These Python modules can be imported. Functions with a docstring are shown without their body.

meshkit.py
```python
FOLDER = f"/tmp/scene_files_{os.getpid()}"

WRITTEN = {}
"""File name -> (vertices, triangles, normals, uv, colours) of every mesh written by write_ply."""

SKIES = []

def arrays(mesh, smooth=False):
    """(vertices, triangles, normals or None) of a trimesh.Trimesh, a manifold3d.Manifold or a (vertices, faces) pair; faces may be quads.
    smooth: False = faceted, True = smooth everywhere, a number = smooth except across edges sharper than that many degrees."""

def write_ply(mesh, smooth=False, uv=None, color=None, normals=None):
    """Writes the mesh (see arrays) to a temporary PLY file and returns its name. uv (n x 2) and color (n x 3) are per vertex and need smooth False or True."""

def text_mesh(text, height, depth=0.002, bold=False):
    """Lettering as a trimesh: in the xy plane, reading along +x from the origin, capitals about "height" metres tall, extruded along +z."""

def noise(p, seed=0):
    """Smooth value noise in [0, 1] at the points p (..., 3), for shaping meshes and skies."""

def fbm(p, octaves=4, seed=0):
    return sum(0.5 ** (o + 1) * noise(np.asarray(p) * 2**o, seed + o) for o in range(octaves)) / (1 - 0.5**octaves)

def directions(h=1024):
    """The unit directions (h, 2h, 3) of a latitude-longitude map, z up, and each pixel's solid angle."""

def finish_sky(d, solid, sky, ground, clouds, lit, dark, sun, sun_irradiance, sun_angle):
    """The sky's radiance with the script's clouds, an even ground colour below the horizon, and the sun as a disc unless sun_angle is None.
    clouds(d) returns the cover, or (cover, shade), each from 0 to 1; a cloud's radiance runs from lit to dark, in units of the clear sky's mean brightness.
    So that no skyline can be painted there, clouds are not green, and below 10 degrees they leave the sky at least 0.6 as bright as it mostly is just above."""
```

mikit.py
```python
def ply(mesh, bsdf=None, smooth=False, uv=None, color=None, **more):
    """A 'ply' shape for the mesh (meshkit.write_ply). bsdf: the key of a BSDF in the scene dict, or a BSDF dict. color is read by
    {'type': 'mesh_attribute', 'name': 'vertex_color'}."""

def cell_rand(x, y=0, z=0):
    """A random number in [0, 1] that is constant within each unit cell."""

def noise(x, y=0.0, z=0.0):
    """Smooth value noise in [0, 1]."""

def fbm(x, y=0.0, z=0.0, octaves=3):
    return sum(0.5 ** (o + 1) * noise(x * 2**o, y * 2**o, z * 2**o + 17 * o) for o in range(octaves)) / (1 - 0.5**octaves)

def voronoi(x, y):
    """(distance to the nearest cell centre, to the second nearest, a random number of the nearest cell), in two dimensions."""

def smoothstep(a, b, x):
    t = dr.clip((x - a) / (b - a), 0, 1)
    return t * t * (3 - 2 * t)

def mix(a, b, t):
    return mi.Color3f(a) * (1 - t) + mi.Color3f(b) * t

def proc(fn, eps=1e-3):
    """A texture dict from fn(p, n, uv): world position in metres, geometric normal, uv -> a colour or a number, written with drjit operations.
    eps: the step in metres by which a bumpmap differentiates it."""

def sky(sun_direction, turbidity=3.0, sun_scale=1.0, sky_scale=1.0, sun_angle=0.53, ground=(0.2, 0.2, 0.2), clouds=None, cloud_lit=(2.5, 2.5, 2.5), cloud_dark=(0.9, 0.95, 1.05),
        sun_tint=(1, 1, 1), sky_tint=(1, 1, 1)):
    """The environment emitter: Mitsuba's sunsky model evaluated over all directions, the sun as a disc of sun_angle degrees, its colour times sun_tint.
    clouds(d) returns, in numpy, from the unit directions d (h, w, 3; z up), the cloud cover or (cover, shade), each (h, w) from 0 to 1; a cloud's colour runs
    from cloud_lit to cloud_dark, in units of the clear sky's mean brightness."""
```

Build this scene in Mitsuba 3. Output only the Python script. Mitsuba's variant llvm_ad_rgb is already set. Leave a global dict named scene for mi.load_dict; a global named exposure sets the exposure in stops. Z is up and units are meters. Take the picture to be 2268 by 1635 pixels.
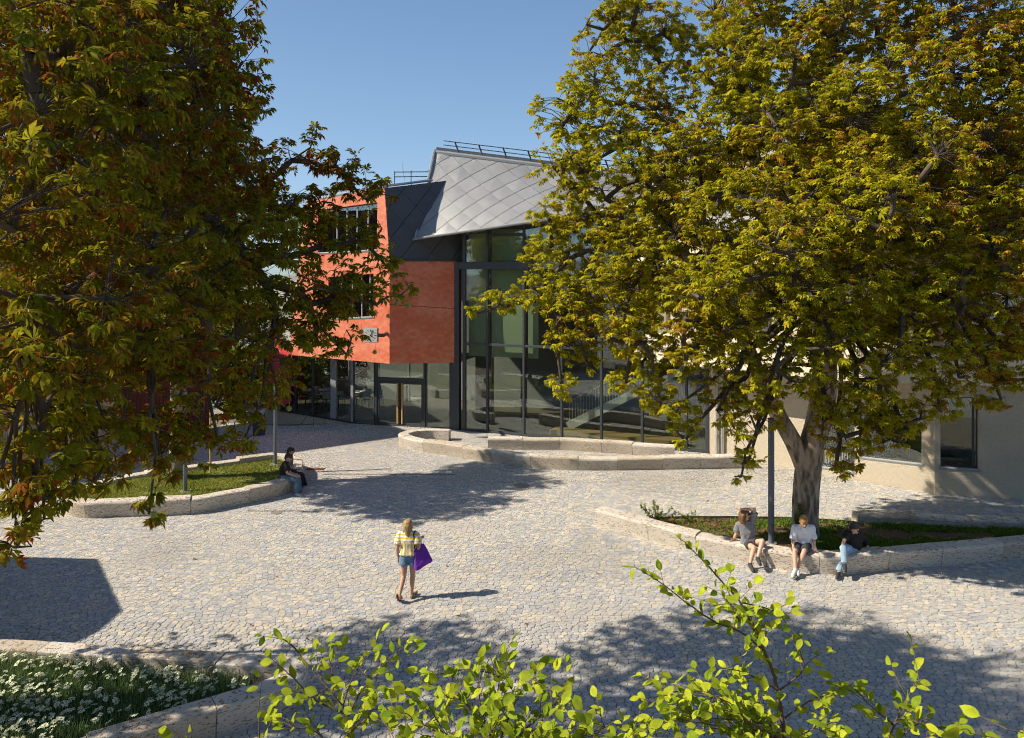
import math, random
import numpy as np, trimesh, shapely
import drjit as dr
import mitsuba as mi
import mikit, meshkit
from mikit import proc, noise, fbm, smoothstep, mix, voronoi, cell_rand
from manifold3d import Manifold
from scipy.spatial import Voronoi, cKDTree
from shapely.geometry import Polygon, LineString, Point

T = mi.ScalarTransform4f
rng = np.random.default_rng(7)
scene, labels = {}, {}

# ------------------------------------------------------------------ camera, sky, exposure
EYE = 7.0                                   # the photograph is taken from an upper storey, camera level, lens shifted down
CX, CY, F = 1134.0, 610.0, 1700.0           # centre column, horizon row and focal length in the units of a 2268 px wide print
scene['camera'] = {'type': 'perspective', 'fov': 2 * math.degrees(math.atan(1134 / F)), 'fov_axis': 'x',
                   'principal_point_offset_y': (1635 / 2 - CY) / 1635, 'near_clip': 0.1, 'far_clip': 3000.0,
                   'to_world': T().look_at(origin=[0, 0, EYE], target=[0, 1, EYE], up=[0, 0, 1])}
SUN = np.array([-1.92, -0.31, 1.70])
scene['sky'] = mikit.sky(SUN.tolist(), turbidity=2.6, sky_scale=0.80, ground=(0.25, 0.24, 0.22), sun_tint=(0.95, 1.03, 1.15), sky_tint=(1.0, 1.0, 1.0))
exposure = 2.3

# ------------------------------------------------------------------ helpers
def put(key, mesh, bsdf, label=None, cat=None, group=None, kind=None, smooth=False, uv=None, **kw):
    """One entry of the scene under the next free number of its key."""
    k, i = key, 0
    while k in scene or k in USED:
        i += 1
        k = f'{key}_{i:03d}'
    scene[k] = mikit.ply(mesh, bsdf, smooth=smooth, uv=uv, **kw)
    tag(k, label, cat, group, kind)
    return k
USED = set()
def tag(k, label=None, cat=None, group=None, kind=None):
    d = {a: b for a, b in (('label', label), ('category', cat), ('group', group), ('kind', kind)) if b}
    if d: labels.setdefault(k, {}).update(d)
def thing(key, label, cat, group=None):
    k, i = key, 0
    while k in USED or k in scene:
        i += 1
        k = f'{key}_{i:03d}'
    USED.add(k); tag(k, label, cat, group)
    return k
def at(px, py, d):
    return np.array([(px - CX) * d / F, d, EYE - (py - CY) * d / F])
def on(px, py, z=0.0):
    return at(px, py, (EYE - z) * F / (py - CY))
def V(*a): return np.array(a, float)
def unit(v): v = np.asarray(v, float); return v / (np.linalg.norm(v) + 1e-12)
def cat(ms):
    vs, fs, n = [], [], 0
    for m in ms:
        v, f = (m.vertices, m.faces) if hasattr(m, 'vertices') else m
        vs.append(np.asarray(v, float)); fs.append(np.asarray(f) + n); n += len(v)
    return trimesh.Trimesh(np.vstack(vs), np.vstack(fs), process=False)
def box(c, s, R=None):
    m = trimesh.creation.box(extents=s)
    if R is not None:
        M = np.eye(4); M[:3, :3] = R; m.apply_transform(M)
    m.apply_translation(c); return m
def bbox(c, s, b=0.008, R=None):
    """A box with chamfered edges."""
    h = np.array(s) / 2; b = min(b, h.min() * .45); p = []
    for sx in (-1, 1):
        for sy in (-1, 1):
            for sz in (-1, 1):
                g = np.array([sx, sy, sz])
                for a in range(3):
                    q = h - b; q = q.copy(); q[a] = h[a]; p.append(g * q)
    m = Manifold.hull_points(np.array(p)).to_mesh()
    m = trimesh.Trimesh(m.vert_properties[:, :3], m.tri_verts, process=False)
    if R is not None:
        M = np.eye(4); M[:3, :3] = R; m.apply_transform(M)
    m.apply_translation(c); return m
def tube(pts, r, n=8, cap=True):
    pts = np.asarray(pts, float); r = np.broadcast_to(r, (len(pts),))
    t = np.gradient(pts, axis=0); t /= np.linalg.norm(t, axis=1, keepdims=True) + 1e-12
    a = np.cross(t, V(.13, .29, 1) if abs(unit(pts[-1] - pts[0])[2]) < .9 else V(1, .2, .1)); a /= np.linalg.norm(a, axis=1, keepdims=True)
    b = np.cross(t, a); g = np.arange(n) * 2 * np.pi / n
    v = (pts[:, None] + r[:, None, None] * (np.cos(g)[None, :, None] * a[:, None] + np.sin(g)[None, :, None] * b[:, None])).reshape(-1, 3)
    i, j = np.meshgrid(np.arange(len(pts) - 1), np.arange(n), indexing='ij'); k = (j + 1) % n
    q = np.stack([i * n + j, i * n + k, (i + 1) * n + k, (i + 1) * n + j], -1).reshape(-1, 4)
    f = np.vstack([q[:, [0, 1, 2]], q[:, [0, 2, 3]]])
    if cap:
        v = np.vstack([v, pts[0], pts[-1]]); m = len(pts) * n; j = np.arange(n); k = (j + 1) % n
        f = np.vstack([f, np.stack([k, j, np.full(n, m)], -1), np.stack([m - n + j, m - n + k, np.full(n, m + 1)], -1)])
    return trimesh.Trimesh(v, f, process=False)
def spline(pts, step=.15, closed=False):
    p = np.asarray(pts, float); n = len(p); out = []
    for i in range(n if closed else n - 1):
        a, b, c, d = (p[(i + k) % n] if closed else p[min(max(i + k, 0), n - 1)] for k in (-1, 0, 1, 2))
        m = max(2, int(np.linalg.norm(c - b) / step))
        for t in np.arange(m) / m:
            out.append(.5 * ((2 * b) + (c - a) * t + (2 * a - 5 * b + 4 * c - d) * t * t + (3 * b - a - 3 * c + d) * t ** 3))
    if not closed: out.append(p[-1])
    return np.array(out)
def quad(a, b, c, d): return trimesh.Trimesh(np.array([a, b, c, d]), [[0, 1, 2], [0, 2, 3]], process=False)
class Facade:
    """An upright plane through two ground points; s along it, z up, d towards the plaza."""
    def __init__(self, a, b):
        self.a = V(*a[:2], 0); self.u = unit(V(*b[:2], 0) - self.a); self.n = V(self.u[1], -self.u[0], 0)
        self.len = np.linalg.norm(V(*b[:2], 0) - self.a)
        self.R = np.stack([self.u, self.n, V(0, 0, 1)], 1)
    def p(self, s, z, d=0): return self.a + self.u * s + self.n * d + V(0, 0, z)
    def sz(self, px, py=None, d=0):
        o = self.a + self.n * d; r = V((px - CX) / F, 1, 0); dep = o @ self.n / (r @ self.n)
        s = (r * dep - o) @ self.u
        return s if py is None else (s, EYE - (py - CY) * dep / F)
    def wall(self, poly, thick, d=0.0):
        """Extrudes the (s, z) polygon from d back by thick."""
        m = trimesh.creation.extrude_polygon(poly, thick, engine='earcut')
        v = np.asarray(m.vertices); w = self.a + v[:, :1] * self.u + v[:, 1:2] * V(0, 0, 1) + (d - v[:, 2:3]) * self.n
        m = trimesh.Trimesh(w, m.faces, process=False)
        if m.volume < 0: m.invert()
        return m
    def bar(self, s0, s1, z0, z1, d0, d1, b=.006):
        return bbox(self.p((s0 + s1) / 2, (z0 + z1) / 2, (d0 + d1) / 2), (abs(s1 - s0), abs(d1 - d0), abs(z1 - z0)), b, self.R)
    def pane(self, poly, d):
        return quad(*[self.p(s, z, d) for s, z in poly])
def rect(s0, s1, z0, z1): return Polygon([(s0, z0), (s1, z0), (s1, z1), (s0, z1)])
def gz(x, y):
    """The plaza falls gently to the left of the entrance."""
    t = np.clip((np.asarray(y, float) - 31) / 6, 0, 1); t = t * t * (3 - 2 * t)
    return -np.minimum(.115 * np.maximum(0, -7.8 - np.asarray(x, float)), 1.0) * t

# ------------------------------------------------------------------ materials
def M(name, **k):
    scene[name] = {'type': 'twosided', 'bsdf': {'type': 'principled', **{a: ({'type': 'rgb', 'value': list(b)} if isinstance(b, (tuple, list)) else b) for a, b in k.items()}}}
def rough(name, fn, r=.8, bump=None, h=.004, eps=.004, **k):
    d = {'type': 'principled', 'base_color': proc(fn), 'roughness': r, 'specular': .3, **k}
    if bump: d = {'type': 'bumpmap', 'scale': h, 'nested_texture': proc(bump, eps=eps), 'bsdf': d}
    scene[name] = {'type': 'twosided', 'bsdf': d}
def c_cobble(p, n, uv):
    t = fbm(p.x * 22, p.y * 22, p.z * 22)
    warm = smoothstep(.56, .62, uv.x)
    c = mix(mix((.315, .318, .322), (.415, .412, .408), uv.y), mix((.41, .38, .325), (.52, .475, .395), uv.y), warm)
    wear = smoothstep(.45, .75, fbm(p.x * .55, p.y * .8))
    stain = smoothstep(.52, .72, fbm(p.x * .23 + 7, p.y * .31, 1.7))
    return mix(c * (.80 + .36 * t), (.40, .375, .335), .45 * wear) * (1 - .16 * stain)
rough('cobblestone', c_cobble, .85, lambda p, n, uv: fbm(p.x * 45, p.y * 45, p.z * 30), .006)
rough('joint_sand', lambda p, n, uv: mix((.10, .09, .07), (.19, .165, .125), fbm(p.x * 9, p.y * 9)), .95)
rough('far_ground', lambda p, n, uv: mix((.20, .19, .165), (.29, .275, .25), fbm(p.x * 1.7, p.y * 1.7)), .95)
def c_trav(p, n, uv):
    top = smoothstep(.6, .9, dr.abs(n.z))
    zz = dr.lerp(mi.Float(p.z * 46), mi.Float(p.z * 8), top)
    v = fbm(p.x * 20 + 3, p.y * 20, zz, 3); w = noise(p.x * 1.3, p.y * 1.3, p.z * 2)
    pit = smoothstep(.60, .66, v + .12 * (w - .5))
    base = mix((.47, .43, .37), (.60, .56, .50), fbm(p.x * 3, p.y * 3, p.z * 9))
    stain = smoothstep(.55, .8, fbm(p.x * 1.1 + 9, p.y * 1.1, p.z * 1.5))
    return mix(mix(base, (.36, .32, .26), .35 * stain), (.24, .145, .065), .85 * pit)
def b_trav(p, n, uv):
    return -smoothstep(.60, .68, fbm(p.x * 20 + 3, p.y * 20, p.z * 46)) + .25 * fbm(p.x * 50, p.y * 50, p.z * 50)
rough('travertine', c_trav, .75, b_trav, .008)
rough('travertine_warm', lambda p, n, uv: c_trav(p + mi.Vector3f(3.1, 7.7, .37), n, uv) * mi.Color3f(.90, .87, .82), .75, b_trav, .008)
def c_coral(p, n, uv):
    a = fbm(p.x * 1.5 + p.y, p.z * 2.2, 3.1, 4); b = fbm(p.x * 6, p.y * 6, p.z * 7, 3)
    t = smoothstep(.25, .75, .5 * a + .5 * b)
    return mix((.56, .135, .07), (.69, .26, .165), t)
rough('coral_render', c_coral, .9, lambda p, n, uv: fbm(p.x * 40, p.y * 40, p.z * 40), .005)
rough('crimson_render', lambda p, n, uv: mix((.40, .028, .038), (.55, .06, .07), fbm(p.x * 2, p.y * 2, p.z * 2)), .9)
def c_stucco(p, n, uv):
    return mix((.44, .385, .29), (.54, .475, .375), fbm(p.x * 1.2 + p.y, p.z * 1.5)) * (.86 + .28 * noise(p.x * 38, p.y * 38, p.z * 38))
rough('beige_stucco', c_stucco, .95, lambda p, n, uv: noise(p.x * 30, p.y * 30, p.z * 30) + .6 * noise(p.x * 70, p.y * 70, p.z * 70), .012)
rough('cream_render', lambda p, n, uv: mix((.68, .60, .44), (.76, .69, .54), fbm(p.x * 2, p.y * 2, p.z * 2)), .9)
def c_zinc(p, n, uv):
    return mix((.24, .245, .255), (.30, .305, .315), fbm(p.x * 1.1, p.y * 1.1, p.z * 1.1)) * (.93 + .14 * uv.x)
rough('zinc', c_zinc, .42, None, metallic=.25)
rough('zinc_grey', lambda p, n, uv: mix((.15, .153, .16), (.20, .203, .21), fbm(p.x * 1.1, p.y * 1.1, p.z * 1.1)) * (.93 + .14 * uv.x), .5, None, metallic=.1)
rough('anthracite_panel', lambda p, n, uv: mix((.055, .062, .075), (.085, .092, .105), fbm(p.x, p.y, p.z)) * (.92 + .16 * uv.x), .5)
M('frame_metal', base_color=(.045, .052, .062), roughness=.42, specular=.5)
M('frame_light', base_color=(.30, .32, .34), roughness=.4, metallic=.3)
M('black_metal', base_color=(.02, .021, .024), roughness=.45)
M('galvanised', base_color=(.42, .44, .46), roughness=.35, metallic=.5)
M('steel_post', base_color=(.14, .155, .185), roughness=.4, metallic=.2)
scene['glass'] = {'type': 'thindielectric', 'int_ior': 2.0, 'specular_transmittance': {'type': 'rgb', 'value': [.60, .68, .63]}, 'specular_reflectance': {'type': 'rgb', 'value': [.86, .97, .97]}}
rough('blind_fabric', lambda p, n, uv: mix((.40, .46, .30), (.50, .56, .38), fbm(p.x * 1.5, p.y * 1.5, p.z * .7)) * (.9 + .2 * noise(p.x * 60, p.y * 60, p.z * 60)), .9)
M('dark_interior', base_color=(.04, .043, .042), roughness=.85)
M('concrete_interior', base_color=(.16, .17, .155), roughness=.85)
M('white_interior', base_color=(.6, .6, .57), roughness=.6)
M('oak', base_color=(.52, .33, .13), roughness=.5)
M('olive_floor', base_color=(.075, .075, .05), roughness=.5)
rough('plywood', lambda p, n, uv: mix((.42, .31, .18), (.58, .46, .29), fbm(p.x * 24, p.y * 24, p.z * 1.3)), .7)
rough('red_boards', lambda p, n, uv: mix((.10, .022, .018), (.17, .045, .03), fbm(p.x * 22, p.y * 22, p.z * 1.6)), .7)
rough('brown_boards', lambda p, n, uv: mix((.07, .035, .022), (.13, .07, .045), fbm(p.x * 22, p.y * 22, p.z * 1.6)), .8)
def c_bark(p, n, uv):
    r = fbm(p.x * 11, p.y * 11, p.z * 2.6, 4)
    return mix((.13, .10, .075), (.46, .37, .28), smoothstep(.3, .7, r))
rough('bark', c_bark, .95, lambda p, n, uv: fbm(p.x * 13, p.y * 13, p.z * 2.6, 4), .035, eps=.008)
rough('young_bark', lambda p, n, uv: mix((.20, .17, .13), (.34, .30, .24), fbm(p.x * 12, p.y * 12, p.z * 5)), .9)
scene['limb_bark'] = {'type': 'twosided', 'bsdf': {'type': 'principled', 'base_color': proc(lambda p, n, uv: mix((.05, .038, .028), (.17, .135, .10), fbm(p.x * 9, p.y * 9, p.z * 4))), 'roughness': .95, 'specular': .2}}
M('twig_bark', base_color=(.085, .062, .045), roughness=.9)
M('stem_bark', base_color=(.15, .095, .07), roughness=.8)
def leaf(name, green, yellow, brown, edge, spread=.5, trans=.75, big=.0, drift=.0):
    def fn(p, n, uv):
        r = uv.y; q = dr.abs(r * 7.31 - dr.floor(r * 7.31)); m = noise(p.x * 15, p.y * 15, p.z * 15)
        c = mix(green, yellow, dr.clip(q * .8 + .35 * (m - .3), 0, 1))
        b = smoothstep(edge, edge + .22, .42 * uv.x + .5 * m + spread * (r - .5) + big * (noise(p.x * .55, p.y * .55, p.z * .7) - .45) + drift * dr.clip((p.x - 5.5) / 7, -.5, 1))
        return mix(c, brown, b) * (.75 + .5 * noise(p.x * 40, p.y * 40, p.z * 40))
    scene[name] = {'type': 'principledthin', 'base_color': proc(fn), 'roughness': .5, 'diff_trans': trans, 'eta': 1.4}
leaf('chestnut_leaf_gold', (.25, .28, .016), (.64, .55, .026), (.40, .16, .024), .63, .6, .85, .40, .12)
leaf('chestnut_leaf_dark', (.14, .165, .014), (.40, .35, .022), (.32, .09, .022), .56, .66, 1.0, .34)
leaf('background_leaf', (.10, .16, .018), (.22, .27, .03), (.2, .2, .03), .9, .3, .9)
leaf('shrub_leaf', (.17, .27, .022), (.56, .60, .045), (.36, .16, .03), .90, .35, .75)
M('husk', base_color=(.34, .33, .06), roughness=.6)
def c_grass(p, n, uv):
    return mix((.11, .17, .02), (.38, .38, .09), dr.clip(.6 * uv.x + .6 * fbm(p.x * 1.3, p.y * 1.3), 0, 1))
scene['grass_blade'] = {'type': 'principledthin', 'base_color': proc(c_grass), 'roughness': .6, 'diff_trans': .6, 'eta': 1.4}
scene['bed_leaf'] = {'type': 'principledthin', 'base_color': proc(lambda p, n, uv: mix((.07, .13, .045), (.22, .31, .12), uv.x)), 'roughness': .55, 'diff_trans': .5, 'eta': 1.4}
scene['moss'] = {'type': 'principledthin', 'base_color': proc(lambda p, n, uv: mix((.05, .105, .012), (.17, .25, .035), uv.x)), 'roughness': .7, 'diff_trans': .4, 'eta': 1.4}
M('petal', base_color=(.56, .60, .42), roughness=.6)
M('flower_eye', base_color=(.40, .36, .10), roughness=.7)
rough('soil', lambda p, n, uv: mix((.055, .035, .024), (.145, .098, .068), fbm(p.x * 8, p.y * 8, p.z * 8)), .95, lambda p, n, uv: fbm(p.x * 25, p.y * 25, p.z * 25), .03)
rough('turf', lambda p, n, uv: mix(mix((.10, .13, .025), (.21, .22, .06), fbm(p.x * 9, p.y * 9)), (.17, .12, .07), smoothstep(.5, .7, fbm(p.x * 1.1 + 5, p.y * 1.1))), .95)
scene['litter'] = {'type': 'principledthin', 'base_color': proc(lambda p, n, uv: mix((.16, .055, .02), (.42, .20, .06), uv.x)), 'roughness': .7, 'diff_trans': .3, 'eta': 1.4}
M('rust', base_color=(.19, .075, .03), roughness=.8)
M('iron', base_color=(.09, .085, .08), roughness=.6, metallic=.4)
M('cast_cover', base_color=(.20, .19, .175), roughness=.8)
# ------------------------------------------------------------------ site plan (metres, plaza at z = 0, camera above the origin)
C0, C1, G1, G2 = V(-2.12, 34.66), V(7.70, 30.24), V(13.5, 24.5), V(21.0, 23.15)
DR, DL, L1, L2 = V(-2.76, 35.0), V(-7.5, 36.3), V(-10.9, 37.5), V(-13.6, 39.5)
H0, H1, H2 = V(-26, 24.9), V(-16.8, 32.0), V(-13.6, 34.6)
W_ENTRY = spline([(-2.6, 32.85), (-3.5, 32.95), (-4.35, 32.55), (-4.72, 31.75), (-4.28, 31.0), (-3.49, 30.28), (-2.54, 29.75), (-1.62, 29.1), (-.5, 28.44), (.655, 27.84), (1.97, 27.5), (3.43, 27.48), (4.88, 27.55), (8.6, 27.8)], .12)
W_INNER = spline([(-.98, 30.77), (.2, 30.72), (1.15, 30.67), (2.15, 30.6), (3.34, 30.24), (4.2, 30.0), (5.48, 29.55), (6.24, 29.4)], .12)
W_LAWN = spline([(-12.3, 22.05), (-11.6, 22.15), (-9.5, 22.4), (-8.55, 23.06), (-7.6, 23.9), (-7.1, 24.8), (-7.15, 26.2), (-7.5, 27.4), (-8.2, 28.2), (-8.9, 28.25), (-9.8, 27.6), (-10.8, 26.9), (-12.7, 25.5), (-13.3, 24.6), (-13.5, 23.4), (-13.15, 22.5)], .12, True)
W_TREE = spline([(2.29, 21.42), (3.2, 20.55), (4.2, 19.65), (5.34, 18.86), (6.18, 18.3), (6.86, 18.0), (7.5, 17.86), (8.0, 17.9), (9.0, 18.11), (10.1, 18.36), (11.28, 18.6), (12.6, 18.86), (15.0, 19.3)], .12)
W_BACK = spline([(9.6, 21.3), (10.4, 21.25), (11.6, 21.0), (13.6, 20.75), (15.2, 20.6)], .12)
W_BED = spline([(-11.5, 13.6), (-9.2, 13.8), (-7.47, 13.67), (-5.96, 13.39), (-4.47, 13.2), (-3.75, 13.12), (-3.42, 12.85), (-3.38, 12.45), (-3.75, 12.0), (-4.29, 11.62), (-5.3, 10.94), (-6.8, 9.9), (-8.5, 8.7)], .12)
def inset(path, w, side, closed=False):
    t = (np.roll(path, -1, 0) - np.roll(path, 1, 0)) if closed else np.gradient(path, axis=0)
    t /= np.linalg.norm(t, axis=1, keepdims=True); return path + side * w * np.stack([-t[:, 1], t[:, 0]], 1)
PLAZA = Polygon([(-9.5, 9.8), (10.5, 9.8), (17, 16), (21, 19), G2, G1, C1, C0, DR, DL, L1, L2, (-15.5, 41), H2, H1, H0, (-24, 20), (-14, 12)])
LAWN = Polygon(inset(W_LAWN, .40, 1, True)).buffer(0)
TREEBED = Polygon(np.vstack([inset(W_TREE[12:], .42, 1), [(15.0, 20.4)], W_BACK[::-1] - [0, .02], [(9.3, 21.6), (8.0, 21.85), (6.2, 21.95), (4.4, 21.9), (3.75, 21.5), (3.5, 20.9)]])).buffer(0)
BED = Polygon(np.vstack([inset(W_BED, .40, -1)])).buffer(0)

# ------------------------------------------------------------------ ground and cobbles
gx = np.unique(np.concatenate([[-900, -300, -100, -50], np.arange(-30, 26, 1.0), [50, 100, 300, 900]]))
gy = np.unique(np.concatenate([[-300, -100, -30, 0], np.arange(6, 46, 1.0), [60, 100, 300, 1200]]))
X, Y = np.meshgrid(gx, gy); nx = len(gx)
i, j = np.meshgrid(np.arange(len(gy) - 1), np.arange(nx - 1), indexing='ij')
q = np.stack([i * nx + j, i * nx + j + 1, (i + 1) * nx + j + 1, (i + 1) * nx + j], -1).reshape(-1, 4)
scene['ground'] = mikit.ply((np.stack([X, Y, gz(X, Y) - .045], -1).reshape(-1, 3), q), 'far_ground', smooth=True); tag('ground', 'wide level ground under and around the paved square', 'ground', None, 'structure')
X, Y = np.meshgrid(np.arange(-28, 23, .5), np.arange(9, 43, .5)); nx = X.shape[1]
i, j = np.meshgrid(np.arange(X.shape[0] - 1), np.arange(nx - 1), indexing='ij')
q = np.stack([i * nx + j, i * nx + j + 1, (i + 1) * nx + j + 1, (i + 1) * nx + j], -1).reshape(-1, 4)
scene['plaza_paving'] = mikit.ply((np.stack([X, Y, gz(X, Y) - .020], -1).reshape(-1, 3), q), 'joint_sand', smooth=True); tag('plaza_paving', 'square paved with small irregular grey and cream cobblestones', 'paving', None, 'structure')

def cobbles():
    pts = []; y = 9.3; k = 0
    while y < 41:
        dy = .100 + .018 * rng.random()
        x0, x1 = max(-.667 * y - 2.2, -27), min(.667 * y + 2.2, 21.5)
        w = .136 * rng.uniform(.72, 1.4, int((x1 - x0) / .136) + 8); xs = x0 + np.cumsum(w) - .5 * w
        pts.append(np.stack([xs, y + .07 * np.sin(xs * 1.3 + 1.7 * math.sin(k * .11)) + rng.normal(0, .019, len(xs))], 1)); y += dy; k += 1
    pts = np.vstack(pts); pts = pts[rng.random(len(pts)) > .07]
    vor = Voronoi(pts * [1, 1.1])
    keep = shapely.contains_xy(PLAZA, pts[:, 0], pts[:, 1])
    for P in (LAWN, TREEBED, BED): keep &= ~shapely.contains_xy(P, pts[:, 0], pts[:, 1])
    keep &= np.abs(pts[:, 0]) < .667 * pts[:, 1] + 1.9
    groups = {}
    for c in np.nonzero(keep)[0]:
        r = vor.regions[vor.point_region[c]]
        if len(r) > 3 and -1 not in r: groups.setdefault(len(r), []).append((c, r))
    near, far = [], []
    for n, g in groups.items():
        idx = np.array([c for c, _ in g]); v = vor.vertices[np.array([r for _, r in g])] / [1, 1.1]
        ctr = v.mean(1, keepdims=True); a = np.argsort(np.arctan2(v[..., 1] - ctr[..., 1], v[..., 0] - ctr[..., 0]), 1)
        v = np.take_along_axis(v, a[..., None], 1)
        ok = np.abs(v - ctr).max((1, 2)) < .3; idx, v, ctr = idx[ok], v[ok], ctr[ok]
        for sel, store, close in ((ctr[:, 0, 1] < 15.5, near, 2), ((ctr[:, 0, 1] >= 15.5) & (ctr[:, 0, 1] < 26), far, 1), (ctr[:, 0, 1] >= 26, far, 0)):
            u, c = v[sel], ctr[sel]
            if not len(u): continue
            if close == 2:
                w = np.roll(u, -1, 1); u = np.stack([.78 * u + .22 * w, .22 * u + .78 * w], 2).reshape(len(u), -1, 2)
            d = u - c; L = np.linalg.norm(d, axis=2, keepdims=True)
            m, N = u.shape[:2]; tilt = rng.normal(0, .02, (m, 1, 2)); lift = rng.uniform(-.004, .003, (m, 1))
            rings = ((.012, 0.0), (.0045, -.007), (.004, -.03)) if close == 2 else ((.0075, 0.0), (.006, -.03)) if close else ((.008, 0.0),)
            ring = []
            for gap, dz in rings:
                xy = c + d * (1 - gap / np.maximum(L, gap * 2))
                z = gz(xy[..., 0], xy[..., 1]) + lift + ((xy - c) * tilt).sum(-1) * (dz > -.02) + dz
                ring.append(np.concatenate([xy, z[..., None]], -1))
            vv = np.concatenate(ring, 1); k = np.arange(N); k1 = (k + 1) % N
            f = [np.stack([np.zeros(N - 2, int), k[1:-1], k[2:]], -1)]
            for r in range(len(rings) - 1):
                o = r * N; f += [np.stack([o + k, o + N + k, o + N + k1], -1), np.stack([o + k, o + N + k1, o + k1], -1)]
            f = np.vstack(f); uv = rng.random((m, 2))
            store.append((vv, f, uv, c[:, 0]))
    return near, far
near, far = cobbles()
big = sorted(((c[i, 1] + .25 * abs(c[i, 0]) , a, i) for a, (vv, f, uv, c) in enumerate(near) for i in range(len(vv)) if abs(c[i, 0]) < .66 * c[i, 1] and c[i, 1] > 11.55))[:300]
named = {(a, i) for _, a, i in big}
for _, a, i in big:
    vv, f, uv, c = near[a]
    put('plaza_paving__cobble', (vv[i], f), 'cobblestone', uv=np.repeat(uv[i:i + 1], vv.shape[1], 0))
Vs, Fs, Us, n = [], [], [], 0
for a, (vv, f, uv, c) in enumerate(near + far):
    m = np.ones(len(vv), bool)
    if a < len(near): m[[i for (b, i) in named if b == a]] = False
    vv, uv = vv[m], uv[m]; N = vv.shape[1]
    Vs.append(vv.reshape(-1, 3)); Us.append(np.repeat(uv, N, 0)); Fs.append((f[None] + n + (np.arange(len(vv)) * N)[:, None, None]).reshape(-1, 3)); n += len(vv) * N
put('plaza_paving__cobble_field', (np.vstack(Vs), np.vstack(Fs)), 'cobblestone', kind='stuff', uv=np.vstack(Us))

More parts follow.
